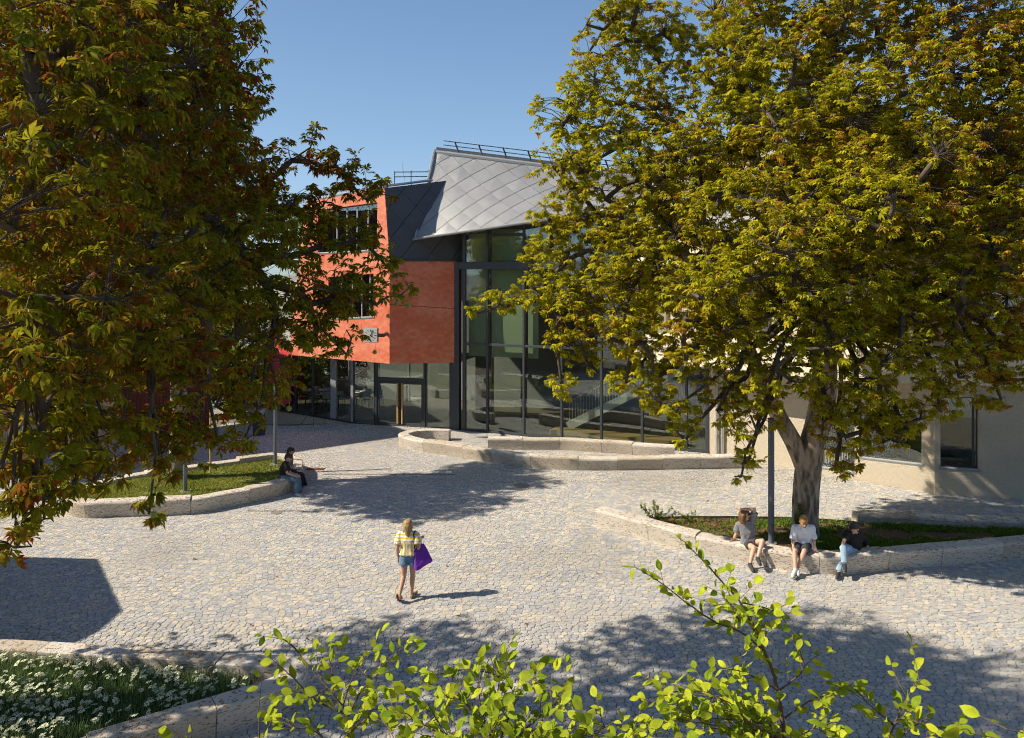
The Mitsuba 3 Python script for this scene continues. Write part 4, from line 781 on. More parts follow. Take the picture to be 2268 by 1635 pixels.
tree('chestnut_tree', 'large golden green chestnut with forked trunk rising from the right bed', 'tree',
     [V(7.62, 19.9, -.1), V(7.60, 19.9, .7), V(7.62, 19.85, 1.6), V(7.72, 19.8, 2.6), V(7.95, 19.7, 3.6), V(8.05, 19.7, 5.0), V(8.1, 19.6, 7.0), V(8.3, 19.5, 9.2), V(8.6, 19.5, 11.5)], (.40, .33, .31, .31, .25, .21, .16, .11, .06), RL, 90000, 11, .128, 'chestnut_leaf_gold', False, 300, per=6, gap=.385, gscale=.6, density=2.1, nl=7, layer=.3)
fork = spline([V(7.55, 19.85, 2.05), V(7.25, 19.75, 2.7), V(6.7, 19.6, 3.6), V(6.2, 19.4, 4.6), V(5.5, 19.2, 6.0), V(4.3, 19.2, 7.6)], .3)
g = tube(fork, np.linspace(.235, .10, len(fork)), 16); put('chestnut_tree__limb', g, 'bark', smooth=True)
# the nearer chestnut whose trunk stands left of the frame
LL = lobes_of([(40, 40, 7, 1.2), (160, 60, 8, 1.3), (290, 40, 9.5, 1.4), (400, 30, 10.8, 1.2), (470, 70, 11.6, .8), (500, 150, 12, .7), (545, 185, 12.2, .4), (440, 190, 11, 1.1), (500, 250, 12, .7), (340, 170, 9.6, 1.3), (220, 210, 8.2, 1.2), (90, 220, 7, 1.2), (420, 320, 10.8, 1.15), (500, 330, 11.8, .65), (300, 340, 9.4, 1.3), (170, 380, 8, 1.2), (40, 400, 6.6, 1.1), (470, 430, 11.6, .95), (560, 420, 12.5, .7), (610, 360, 12.8, .5), (690, 330, 13, .5), (735, 345, 13.1, .42), (640, 440, 12.8, .65), (720, 430, 13, .55), (790, 400, 13.2, .5), (835, 430, 13.2, .3), (660, 530, 12.4, .8), (750, 520, 12.7, .7), (820, 530, 12.8, .5), (865, 590, 12.8, .38), (900, 635, 12.8, .22), (560, 540, 11.6, 1.0), (430, 540, 10.2, 1.2), (260, 540, 8.8, 1.3), (110, 560, 7.3, 1.2), (600, 650, 11.6, .9), (690, 640, 12, .8), (770, 640, 12.4, .6), (830, 660, 12.6, .33), (460, 680, 10.4, 1.1), (320, 700, 9, 1.1), (170, 720, 7.8, 1.0), (40, 680, 6.6, 1.0), (640, 740, 11.8, .6), (720, 740, 12.2, .5), (770, 760, 12.3, .3), (560, 790, 11.2, .75), (430, 810, 10, .8), (300, 830, 8.8, .75), (170, 850, 7.8, .75), (60, 830, 6.8, .8), (620, 850, 11.6, .4), (520, 900, 10.8, .45), (420, 910, 9.8, .5), (540, 965, 11, .28), (320, 940, 8.9, .45), (210, 940, 8, .4), (90, 950, 7, .5), (420, 1000, 9.6, .35), (345, 1040, 8.9, .3), (330, 1120, 8.7, .22), (240, 900, 8.2, .6), (130, 1000, 7.4, .5), (30, 1060, 6.6, .5), (480, 960, 10.3, .4), (250, 1010, 8.2, .35), (360, 980, 9.1, .35), (200, 1050, 7.8, .25), (100, 1100, 7, .3), (30, 1150, 6.6, .3), (150, 1060, 7.2, .22), (60, 1060, 6.8, .35), (95, 1150, 7, .20), (45, 1200, 6.7, .13),
               (300, 250, 12.5, 1.8), (200, 450, 12, 1.8), (100, 300, 10, 1.8), (350, 500, 13, 1.5), (120, 650, 10.5, 1.6), (420, 400, 13.5, 1.5), (60, 120, 10, 1.8), (320, 90, 12.8, 1.6), (200, 800, 10.5, 1.1), (-150, 300, 9, 2.0), (-150, 600, 9, 1.9), (-150, 50, 9.5, 2.0), (-300, 400, 11, 2.0), (100, -150, 9.5, 1.9), (300, -140, 11, 1.8), (-120, -150, 10, 2.0), (-150, 800, 8.5, 1.4)])
tree('near_chestnut', 'dark rust flecked chestnut with spiny husks overhanging the left of the square', 'tree',
     [V(-9.9, 11.2, -.1), V(-9.8, 11.2, 1.5), V(-9.6, 11.2, 3.2), V(-9.0, 11.2, 5.0), V(-8.4, 11.2, 7.0), V(-8.0, 11.0, 9.0), V(-7.8, 10.8, 11.0)], (.48, .40, .38, .30, .24, .17, .08), np.vstack([LL, [[-11.5, 11.3, 5.6, 1.9], [-11.0, 9.6, 5.0, 1.7], [-12.4, 10.6, 7.2, 2.0], [-10.6, 8.4, 6.0, 1.6], [-10.7, 13.4, 4.0, 1.1], [-10.0, 12.7, 3.6, 1.0], [-9.9, 12.6, 5.6, 1.5], [-9.3, 13.2, 6.8, 1.5], [-9.4, 11.8, 7.6, 1.6], [-10.6, 12.8, 7.2, 1.6], [-12.0, 12.6, 8.6, 1.8]]]), 24000, 23, .132, 'chestnut_leaf_dark', True, 300, per=4, gap=.33, gscale=.7, density=1.75, nl=7, petiole=True, curl=.45, twig=.005, thick=.0055, reach=.18, clear=lambda t: (t[:, 1] > 5.6) & (t[:, 2] > 1.8))
def husk(c, r, key):
    s = trimesh.creation.icosphere(2, r); v = np.asarray(s.vertices); d = v / r; idx = rng.permutation(len(v))[:70]; sp = []
    for i in idx:
        a = unit(np.cross(d[i], V(.3, .5, .8))); b = np.cross(d[i], a); o = v[i] * .96; sp.append((np.array([o + a * r * .09, o - a * r * .05 + b * r * .08, o - a * r * .05 - b * r * .08, o + d[i] * r * .30]), np.array([[0, 1, 3], [1, 2, 3], [2, 0, 3]])))
    m = cat([s] + sp + [tube([c * 0 + V(0, 0, r * .9), V(.01, 0, r * 3.0)], r * .10, 5)]); m.vertices = np.asarray(m.vertices) + c; put(key, m, 'husk')
for px, py, d in ((42, 86, 6.6), (63, 96, 6.6), (410, 168, 10.2), (345, 212, 9.3), (376, 238, 9.6), (168, 262, 7.8), (94, 215, 7), (426, 260, 10.4), (330, 410, 9.2), (465, 330, 11.2), (400, 525, 9.4), (432, 543, 9.5), (390, 533, 9.4), (447, 508, 9.6), (421, 550, 9.5), (495, 535, 9.7), (560, 500, 11), (745, 475, 12.6), (800, 735, 12.2), (880, 672, 12.5), (830, 780, 11.8), (650, 850, 11.6), (640, 905, 11.4), (860, 700, 12.4), (618, 845, 11.6), (905, 678, 12.6), (845, 617, 12.4), (130, 770, 7.6), (500, 620, 10.8), (700, 690, 11.8), (545, 690, 11), (330, 930, 8.8), (128, 905, 7.4), (535, 985, 10.8), (340, 1140, 8.6), (655, 600, 11.8), (590, 560, 11.6), (250, 480, 8.6), (210, 620, 8.3), (560, 740, 11.2)):
    husk(at(px, py, d), .032 + .006 * rng.random(), 'near_chestnut__husk')
# the young tree on the lawn, and trees behind the left buildings
def ball_tree(key, label, x, y, h, cr, n, seed, bsdf, tr=.2, dy=0.0, zr=None, **k):
    r = np.random.default_rng(seed); lb = []
    for i in range(16):
        q = r.normal(0, 1, 3); q = q / np.linalg.norm(q) * r.uniform(.35, .95) * cr; zz = zr or cr; lb.append([x + q[0], y + q[1] + dy, h - zz * 1.05 + q[2] * .95 * zz / cr, cr * r.uniform(.38, .55)])
    z0 = float(gz(x, y)); tree(key, label, 'tree', [V(x, y, z0), V(x + .05, y, h * .2), V(x - .05, y + .05, h * .45), V(x, y, h * .75)], (tr * 1.25, tr, tr * .8, tr * .3), lb, n, seed, .24, bsdf, False, per=4, nl=5, **k)
ball_tree('lawn_tree', 'young tree with pale trunk standing on the lawn', -11.05, 25.3, 12.2, 2.9, 8000, 31, 'chestnut_leaf_gold', .24, dy=-1.3, zr=4.3, bark='young_bark', density=1.6, gap=.30)
for i, (x, y, h, c, lab) in enumerate(((-19.5, 52, 17, 5.5, 'tall light green tree behind the gap between timber house and coral wing'), (-13.5, 58, 13.5, 4.2, 'light green tree just left of the coral wing roof'), (-28, 56, 18, 6, 'broad light green tree behind the timber house'), (-16.2, 45, 7.5, 2.6, 'low bushy tree behind the red annex'), (-36, 50, 16, 6, 'light green tree far left behind the timber house'), (-5, 66, 9, 4, 'green tree seen through the glazed entrance'), (-12.2, 48, 6, 3.0, 'round green bush beyond the left end of the cafe glazing'), (-20.5, 48, 7, 3.3, 'round green bush behind the gap right of the timber house'), (-26, 62, 9, 4.5, 'wide green bush far behind the timber house'))):
    ball_tree('background_tree', lab, x, y, h, c, 3600, 40 + i, 'background_leaf', .28, density=1.5, gap=.25) if i == 0 else ball_tree(f'background_tree_{i:03d}', lab, x, y, h, c, 2200, 40 + i, 'background_leaf', .28, density=1.5, gap=.25)
for i, (x, y) in enumerate(((-24, -3), (9, -14), (-13, -7))):
    ball_tree(f'side_tree_{i:03d}' if i else 'side_tree', ('tree far left of the camera, seen in reflections', 'tree behind the camera on the right, in reflections', 'tree behind the camera on the left, in reflections')[i], x, y, 13, 4.6, 1600, 60 + i, 'background_leaf', .3, density=1.5, gap=.25)
tree('hedge', 'dense green hedge closing the gap between red annex and cafe glazing', 'hedge', [V(-15, 43, -1.2), V(-15, 43, -.6), V(-15, 43, .2)], (.1, .08, .05), [[x, 43 + .3 * math.sin(x * 2), .5 + .9 * k, 1.1] for x in np.arange(-20, -11, 1.2) for k in (0, 1, 2)], 9000, 90, .24, 'background_leaf', False, per=5, nl=5, density=1.5, gap=.2)
tree('hedge_001', 'green hedge far behind the glass hall, seen through the entrance', 'hedge', [V(-4, 50, -.2), V(-4, 50, .3), V(-4, 50, .8)], (.1, .08, .05), [[x, 50 + .3 * math.sin(x * 2), .9 + 1.1 * k, 1.3] for x in np.arange(-12, 6, 1.5) for k in (0, 1, 2)], 8000, 91, .28, 'background_leaf', False, per=5, nl=5, density=1.5, gap=.2)
# ------------------------------------------------------------------ sunlit shrubs on the terrace right below the camera
def oval(r):
    L = 1.0; w = r.uniform(.25, .33); cu = r.uniform(.05, .3); fo = r.uniform(.05, .3); t = np.array([.0, .16, .36, .58, .80, 1.0]); s = np.array([0, .62, 1.0, .98, .66, 0]) * w; v, u = [], []
    for k in range(6):
        z = -cu * t[k] ** 2; v += [V(t[k], 0, z)] if s[k] == 0 else [V(t[k], 0, z), V(t[k], s[k], z + fo * s[k]), V(t[k], -s[k], z + fo * s[k])]; u += [.3] if s[k] == 0 else [0, 1, 1]
    f = [(0, 1, 2), (0, 3, 1)]
    for k in range(3): a = 1 + 3 * k; b = a + 3; f += [(a, b, b + 1), (a, b + 1, a + 1), (a, a + 2, b + 2), (a, b + 2, b)]
    f += [(10, 13, 11), (10, 12, 13)]
    return np.array(v), np.array(f), np.array(u)
def shrub(key, label, stems, seed, size=.064, spacing=.030, dens=1.0):
    r = np.random.default_rng(seed); thing(key, label, 'shrub'); tms = [oval(r) for _ in range(6)]; wood = []; P, A, U = [], [], []
    for st in stems:
        pts, rad, side = st[0], st[1], st[2]; p = spline([at(*q) for q in pts], .02); n = len(p); wood.append(tube(p + r.normal(0, .0012, p.shape), np.linspace(rad, .0016, n), 7))
        tan = unit_rows(np.gradient(p, axis=0)); i = int(n * st[3] if len(st) > 3 else n * .3); flip = 1
        while i < n:
            d = tan[i]; s = unit(np.cross(d, V(0, 0, 1)) * flip + r.normal(0, .5, 3) + V(0, 0, .1)); ax = unit(s * 1.0 + d * .55 + r.normal(0, .25, 3)); q = p[i] + ax * .012
            if side > 0 and r.random() < side:
                L = r.uniform(.09, .21); e = p[i] + unit(ax + d * .5 + V(0, 0, .05)) * L; mid = (p[i] + e) / 2 + r.normal(0, .012, 3); tw = spline([p[i], mid, e], .02); wood.append(tube(tw, np.linspace(max(.0018, rad * .35), .0011, len(tw)), 5)); tt = unit_rows(np.gradient(tw, axis=0)); fl = 1
                for j in list(range(3, len(tw), 2)) + [len(tw) - 1]:
                    ss = unit(np.cross(tt[j], V(0, 0, 1)) * fl + r.normal(0, .5, 3)); P.append(tw[j]); A.append(unit(ss + tt[j] * (.7 if j < len(tw) - 1 else 3) + V(0, 0, -.1))); U.append(unit(V(-.45, -.55, 1) + r.normal(0, .7, 3))); fl = -fl
            else: P.append(q); A.append(ax); U.append(unit(V(-.45, -.55, 1) + r.normal(0, .7, 3)))
            flip = -flip; i += max(1, int(spacing / .02 * r.uniform(.6, 1.5) / dens))
    P, A, U = map(np.array, (P, A, U)); R = frames(A, U); sc = size * r.uniform(.6, 1.25, len(P)); rnd = r.random(len(P)); w = r.integers(0, 6, len(P))
    put(f'{key}__stem', cat(wood), 'stem_bark', smooth=True); o = np.argsort(np.linalg.norm(P - [0, 0, EYE], axis=1)); head = set(o[:300].tolist()); vs, fs, us, n = [], [], [], 0
    for i in range(len(P)):
        v, f, u = flat(*place(tms[w[i]], P[i:i + 1], R[i:i + 1], sc[i:i + 1], rnd[i:i + 1]))
        if i in head: put(f'{key}__leaf', (v, f), 'shrub_leaf', uv=u, smooth=True)
        else: vs.append(v); fs.append(f + n); us.append(u); n += len(v)
    if vs: put(f'{key}__leaf_mass', (np.vstack(vs), np.vstack(fs)), 'shrub_leaf', kind='stuff', uv=np.vstack(us), smooth=True)
d = 4.2
shrub('tall_shrub', 'tallest sunlit shrub with round yellow green leaves, its tip reaching the seated people', [
    ([(1745, 1790, 4.2), (1738, 1640, d), (1720, 1520, d), (1697, 1450, d), (1672, 1400, d), (1640, 1335, d), (1600, 1290, d), (1560, 1245, d), (1530, 1215, d), (1497, 1185, d)], .016, .04, .45),
    ([(1690, 1440, d), (1640, 1400, 4.15), (1580, 1375, 4.1), (1520, 1335, 4.1), (1470, 1295, 4.05), (1430, 1270, 4.05), (1405, 1255, 4.0)], .007, .05, .2),
    ([(1672, 1395, d), (1700, 1360, 4.25), (1760, 1330, 4.3)], .005, .0, .2), ([(1640, 1335, d), (1690, 1345, 4.1), (1735, 1365, 4.05)], .005, .35, .2), ([(1640, 1380, d), (1620, 1340, 4.1), (1615, 1300, 4.1)], .004, .5, .1), ([(1700, 1460, d), (1650, 1350, 4.05), (1580, 1340, 4.0)], .005, .5, .2),
    ([(1738, 1625, d), (1680, 1590, 4.1), (1600, 1550, 4.0), (1520, 1535, 4.0), (1480, 1530, 3.95)], .008, .55, .1), ([(1735, 1610, d), (1640, 1595, 4.0), (1560, 1590, 3.95), (1490, 1580, 3.9)], .007, .6, .1), ([(1725, 1530, d), (1780, 1480, 4.3), (1760, 1420, 4.3)], .006, .4, .2), ([(1738, 1590, d), (1790, 1555, 4.2), (1830, 1540, 4.1)], .006, .4, .2), ([(1738, 1640, d), (1600, 1610, 3.9), (1480, 1590, 3.8)], .007, .7, .1), ([(1738, 1640, d), (1660, 1600, 3.9), (1620, 1560, 3.85), (1560, 1530, 3.8)], .007, .7, .1), ([(1725, 1530, d), (1650, 1490, 4.1), (1600, 1480, 4.0)], .006, .5, .2), ([(1738, 1640, d), (1790, 1620, 4.0), (1840, 1600, 3.9)], .006, .5, .2)], 71)
shrub('middle_shrub', 'broad mass of yellow green shrub leaves at the bottom centre', [
    ([(1100, 1842, 4.0), (1090, 1682, 4.0), (1050, 1582, 4.0), (1000, 1532, 4.05), (940, 1517, 4.1)], .010, .5, .2), ([(1090, 1682, 4.0), (1100, 1562, 4.1), (1110, 1482, 4.15), (1128, 1457, 4.2)], .008, .45, .3), ([(1110, 1502, 4.15), (1050, 1482, 4.15), (990, 1492, 4.2)], .005, .6, .0), ([(1090, 1682, 4.0), (1180, 1602, 4.0), (1240, 1542, 4.05), (1255, 1512, 4.1)], .008, .55, .2), ([(1100, 1742, 3.9), (980, 1632, 3.85), (900, 1587, 3.85), (850, 1572, 3.9)], .008, .55, .3), ([(1100, 1742, 3.9), (950, 1682, 3.7), (860, 1642, 3.7)], .008, .6, .3), ([(1100, 1782, 3.9), (1200, 1672, 3.8), (1290, 1632, 3.8), (1340, 1612, 3.85)], .008, .65, .2), ([(1100, 1782, 3.9), (1260, 1692, 3.7), (1400, 1652, 3.7)], .008, .65, .2), ([(1100, 1742, 3.8), (1080, 1642, 3.75), (1120, 1582, 3.75)], .008, .65, .2), ([(1100, 1742, 3.8), (1000, 1642, 3.75), (960, 1582, 3.8)], .008, .65, .2), ([(1300, 1802, 3.7), (1380, 1682, 3.7), (1450, 1632, 3.75)], .008, .6, .2), ([(1300, 1802, 3.7), (1330, 1672, 3.7), (1290, 1602, 3.8)], .008, .6, .2), ([(1100, 1782, 3.9), (1030, 1682, 3.6), (960, 1662, 3.6)], .008, .7, .2), ([(1100, 1782, 3.9), (1180, 1652, 3.65), (1160, 1612, 3.65)], .008, .7, .2), ([(1090, 1682, 4.0), (1060, 1532, 4.0), (1075, 1502, 4.0)], .006, .6, .2), ([(1090, 1682, 4.0), (1150, 1542, 4.0), (1190, 1512, 4.0)], .006, .6, .2)], 72, dens=1.5)
shrub('left_shrub', 'open yellow green shrub between the flower planter corner and the centre mass', [
    ([(775, 1822, 4.1), (770, 1662, 4.1), (768, 1582, 4.1), (740, 1542, 4.1), (690, 1482, 4.15), (655, 1437, 4.2)], .010, .3, .3), ([(768, 1592, 4.1), (800, 1532, 4.1), (850, 1472, 4.15), (905, 1422, 4.2)], .007, .25, .1), ([(768, 1582, 4.1), (700, 1552, 4.1), (650, 1502, 4.1), (598, 1457, 4.1)], .006, .2, .1), ([(740, 1542, 4.1), (735, 1482, 4.15), (720, 1427, 4.2)], .005, .25, .2), ([(775, 1702, 4.0), (700, 1622, 3.95), (650, 1612, 3.9)], .006, .5, .2), ([(775, 1622, 4.1), (820, 1582, 4.05), (830, 1552, 4.05)], .006, .35, .2), ([(760, 1562, 4.1), (780, 1502, 4.1), (800, 1462, 4.1)], .005, .3, .2)], 73)
shrub('right_shrub', 'small yellow green shrub at the bottom right of the picture', [
    ([(1965, 1815, 4.1), (1960, 1675, 4.1), (1985, 1595, 4.1), (2010, 1545, 4.15), (2035, 1505, 4.2)], .008, .45, .3), ([(1980, 1605, 4.1), (1930, 1565, 4.1), (1895, 1525, 4.15)], .005, .4, .2), ([(1970, 1655, 4.1), (2030, 1605, 4.1), (2060, 1585, 4.1)], .006, .5, .2), ([(1965, 1725, 4.0), (1900, 1665, 3.95), (1860, 1625, 3.95)], .006, .55, .2), ([(1960, 1675, 4.1), (2040, 1655, 4.0), (2080, 1635, 4.0)], .006, .55, .2)], 74)
shrub('corner_shrub', 'large leaved shrub twig at the bottom right corner', [([(2420, 1795, 3.0), (2330, 1695, 3.0), (2240, 1645, 3.0), (2150, 1625, 3.0)], .006, .3, .2), ([(2330, 1695, 3.0), (2290, 1635, 3.0), (2230, 1615, 3.0)], .005, .1, .1)], 75, .075, .05)
shrub('seedling', 'thin upright seedling in front of the flower planter corner', [([(575, 1800, 4.2), (575, 1640, 4.2), (573, 1570, 4.2), (582, 1490, 4.2)], .006, .0, .35), ([(575, 1650, 4.2), (600, 1600, 4.15), (615, 1580, 4.15)], .004, .4, .1)], 76, .06, .05)
shrub('low_twig', 'single twig with three leaves at the bottom edge below the flowers', [([(440, 1760, 4.1), (420, 1660, 4.1), (385, 1620, 4.1), (362, 1605, 4.1)], .004, .0, .6), ([(420, 1660, 4.1), (425, 1620, 4.1), (420, 1600, 4.1)], .003, 0, .6)], 77, .06, .06)
# ------------------------------------------------------------------ people
M('skin', base_color=(.56, .34, .24), roughness=.55)
M('skin_tan', base_color=(.46, .26, .17), roughness=.55)
rough('hair_blond', lambda p, n, uv: mix((.20, .115, .045), (.46, .31, .14), fbm(p.x * 70, p.y * 70, p.z * 12)), .55)
rough('hair_brown', lambda p, n, uv: mix((.07, .035, .018), (.24, .13, .06), fbm(p.x * 50, p.y * 50, p.z * 25)), .55)
rough('hair_ginger', lambda p, n, uv: mix((.22, .10, .035), (.46, .26, .10), fbm(p.x * 60, p.y * 60, p.z * 30)), .55)
M('hair_dark', base_color=(.03, .02, .015), roughness=.5)
def stripes(p, n, uv):
    s = dr.select(p.z > 1.235, p.z * 15.0, p.x * 14.0 + .4 * noise(p.z * 6, p.x * 9))
    k = smoothstep(.38, .5, dr.abs(s - dr.floor(s) - .5) * 1.0 + .16)
    return mix((.82, .80, .76), (.78, .52, .045), smoothstep(.40, .46, dr.abs(s - dr.floor(s) - .5) * 2 * .5 + .17))
rough('striped_shirt', stripes, .9)
def weave(a, b, f=9): return lambda p, n, uv: mix(a, b, fbm(p.x * f, p.y * f, p.z * f))
rough('denim', weave((.075, .15, .25), (.17, .27, .40), 14), .9); rough('light_denim', weave((.20, .31, .44), (.36, .48, .60), 14), .9); rough('mid_denim', weave((.08, .14, .21), (.15, .23, .32), 10), .9)
rough('grey_shirt', lambda p, n, uv: mix((.13, .13, .145), (.26, .26, .28), smoothstep(.35, .65, noise(p.x * 85, p.y * 85, p.z * 85))), .9)
rough('white_shirt', weave((.70, .72, .78), (.84, .85, .89)), .9); M('black_cloth', base_color=(.016, .016, .018), roughness=.9); M('charcoal_cloth', base_color=(.045, .047, .052), roughness=.9)
M('sage_cloth', base_color=(.13, .15, .135), roughness=.9); M('shoe_dark', base_color=(.03, .032, .042), roughness=.7); M('shoe_white', base_color=(.68, .66, .62), roughness=.6); M('sandal', base_color=(.25, .13, .05), roughness=.7); M('sole_grey', base_color=(.20, .18, .14), roughness=.8); M('purple_cloth', base_color=(.16, .022, .36), roughness=.8); M('strap_cloth', base_color=(.05, .035, .075), roughness=.9); M('olive_cap', base_color=(.05, .052, .036), roughness=.9); M('eye_dark', base_color=(.02, .015, .012), roughness=.2); M('lips', base_color=(.38, .13, .11), roughness=.5); M('lens_dark', base_color=(.01, .01, .012), roughness=.15)
SPH = np.array([unit(v) for v in trimesh.creation.icosphere(1).vertices])
def hull(*balls): return Manifold.hull_points(np.vstack([SPH * r * np.asarray(s if len(b_) else 1) + c for (c, r, *b_) in balls for s in [b_[0] if b_ else 1]]))
def disk(c, ax, r, flatten=1.0):
    ax = unit(ax); a = unit(np.cross(ax, V(.2, .9, .35))); b = np.cross(ax, a); g = np.arange(12) * math.pi / 6
    return c + r * (np.cos(g)[:, None] * a + np.sin(g)[:, None] * b * flatten)
def sleeve(p, q, r0, r1): return Manifold.hull_points(np.vstack([SPH * r0 + p, disk(q, q - p, r1), disk(q - unit(q - p) * .02, q - p, r1)]))
def union(ms):
    m = ms[0]
    for k in ms[1:]: m = m + k
    return m
def finish(m, edge=.025, it=8, crease=0.0, seed=0):
    m = m.simplify(.002).refine_to_length(edge).to_mesh(); t = trimesh.Trimesh(m.vert_properties[:, :3], m.tri_verts, process=True); v0 = np.array(t.vertices); trimesh.smoothing.filter_taubin(t, lamb=.5, nu=.52, iterations=it); d = np.asarray(t.vertices) - v0; L = np.linalg.norm(d, axis=1, keepdims=True); d = np.where(np.isfinite(d), d, 0); t.vertices = v0 + d * np.minimum(1, .012 / np.maximum(np.nan_to_num(L, nan=1e9), 1e-9))
    if crease:
        v = np.asarray(t.vertices); t.vertices = v + t.vertex_normals * ((meshkit.fbm(v * [11, 11, 7] + seed, 3, seed) - .45) * crease)[:, None]
    return t
def hand(wrist, dirn, side, curl=.6, palm_n=None, thumb=1):
    """Palm, four unequal curled fingers and a thumb from the side of the palm."""
    d = unit(dirn); n = unit(np.cross(d, side)) if palm_n is None else unit(palm_n); s = unit(np.cross(n, d)); out = [hull((wrist, .026), (wrist + d * .03 + s * .022, .020), (wrist + d * .03 - s * .022, .020), (wrist + d * .088 + s * .032, .014), (wrist + d * .085 - s * .030, .013))]
    for k, L in enumerate((.066, .076, .071, .055)):
        p = wrist + d * .088 + s * (.031 - .020 * k); c = curl * (1 + .12 * k)
        for j, (f, r) in enumerate(((.45, .0092), (.32, .0085), (.23, .0075))):
            a = c * (j + .6); q = p + (d * math.cos(a) + n * math.sin(a)) * L * f; out.append(hull((p, r), (q, r * .92))); p = q
    p = wrist + d * .028 + s * thumb * .030; q = p + (d * .62 + s * thumb * .72 + n * .25) * .042; e = q + (d * .9 + s * thumb * .2 + n * .35) * .032
    return out + [hull((p, .014), (q, .0105)), hull((q, .0105), (e, .0085))]
def person(key, label, J, face, sex='m', skin='skin', shoulder_axis=None, hands=None):
    """One continuous body through the joints J, with a head that looks along face."""
    thing(key, label, 'person'); f = unit(face); up = unit(J['head'] - J['neck']); up = unit(up * .6 + V(0, 0, 1) * .8 - f * 0); s = unit(np.cross(f, up)); up = unit(np.cross(s, f)); h = J['head']
    mid = (J['hipL'] + J['hipR']) / 2; ax = unit(J['shR'] - J['shL']); hx = unit(J['hipR'] - J['hipL']); w = J['waist'] if 'waist' in J else (J['chest'] * .4 + mid * .6)
    b = [hull((J['shL'] + ax * .045 - V(0, 0, .02), .062), (J['shR'] - ax * .045 - V(0, 0, .02), .062), (J['chest'] + ax * .07, .10), (J['chest'] - ax * .07, .10)),
         hull((J['chest'] + ax * .07, .10), (J['chest'] - ax * .07, .10), (w + hx * .055, .088), (w - hx * .055, .088)), hull((w + hx * .055, .088), (w - hx * .055, .088), (mid + hx * .075, .105), (mid - hx * .075, .105)),
         hull((J['neck'] - V(0, 0, .03), .062), (h - up * .05 - f * .015, .052)),
         hull((h + up * .035 - f * .02, .092), (h + up * .02 + f * .018, .082), (h - up * .045 + f * .035, .060)), hull((h + f * .02 - up * .02, .066), (h + f * .056 - up * .105, .027), (h - up * .06 - f * .0, .058)),
         hull((h + f * .090 + up * .022, .010), (h + f * .116 - up * .022, .0125), (h + f * .086 - up * .03, .017)), hull((h + s * .086 - f * .012, .018), (h + s * .083 - f * .005 - up * .035, .011)), hull((h - s * .086 - f * .012, .018), (h - s * .083 - f * .005 - up * .035, .011))]
    for k in 'LR':
        sh, el, ha = J['sh' + k], J['el' + k], J['ha' + k]; b += [hull((sh, .058), (sh * .45 + el * .55, .047), (el, .039)), hull((el, .039), (el * .65 + ha * .35, .041), (ha, .026))]
        o = (hands or {}).get(k, {}); b += hand(ha, o.get('d', ha - el), o.get('s', f), o.get('curl', .55), o.get('n'), o.get('t', 1))
        hp, kn, an = J['hip' + k], J['kn' + k], J['an' + k]; b += [hull((hp, .092), (hp * .5 + kn * .5, .076), (kn, .056)), hull((kn, .056), (kn * .68 + an * .32 + 0 * f, .056), (an, .037))]
        toe = J['toe' + k]; d = unit(toe - an); heel = an - unit((toe - an) * [1, 1, .0] + 1e-6) * .035 + (toe - an) * 0 - V(0, 0, .045); b += [hull((an, .037), (heel, .030), (an * .45 + toe * .55, .034)), hull((an * .45 + toe * .55, .034), (toe, .026), (heel, .028))]
    put(key + '__body', finish(union(b), .030, 6), skin, smooth=True)
    for q in (1, -1): e = trimesh.creation.icosphere(1, .0105); e.apply_translation(h + f * .094 + up * .018 + s * q * .033); put(key + '__eye', e, 'eye_dark', smooth=True)
    put(key + '__mouth', finish(hull((h + f * .094 - up * .058 + s * .018, .007), (h + f * .094 - up * .058 - s * .018, .007), (h + f * .099 - up * .060, .009)), .01, 2), 'lips', smooth=True)
    return f, s, up, h
def top(key, J, m, bsdf, label=None, sl=.5, flare=.03, crease=.03, part='shirt', longer=.02, sr=.072):
    mid = (J['hipL'] + J['hipR']) / 2; ax = unit(J['shR'] - J['shL']); hx = unit(J['hipR'] - J['hipL']); w = J['waist'] if 'waist' in J else (J['chest'] * .4 + mid * .6); dn = unit(mid - J['chest']); hem = mid + dn * longer
    b = [hull((J['neck'] - V(0, 0, .035), .075 + m), (J['shL'] + ax * .045 - V(0, 0, .02), .062 + m), (J['shR'] - ax * .045 - V(0, 0, .02), .062 + m), (J['chest'] + ax * .075, .105 + m), (J['chest'] - ax * .075, .105 + m)),
         hull((J['chest'] + ax * .075, .105 + m), (J['chest'] - ax * .075, .105 + m), (w + hx * .065, .095 + m), (w - hx * .065, .095 + m)),
         Manifold.hull_points(np.vstack([SPH * (.095 + m) + w + hx * .065, SPH * (.095 + m) + w - hx * .065, disk(hem + hx * .075, dn, .10 + flare + m), disk(hem - hx * .075, dn, .10 + flare + m)]))]
    for k in 'LR': b.append(sleeve(J['sh' + k], J['sh' + k] + (J['el' + k] - J['sh' + k]) * sl, .058 + m, sr + m * .5))
    put(key + '__' + part, finish(union(b), .028, 3, crease, len(key)), bsdf, label, smooth=True)
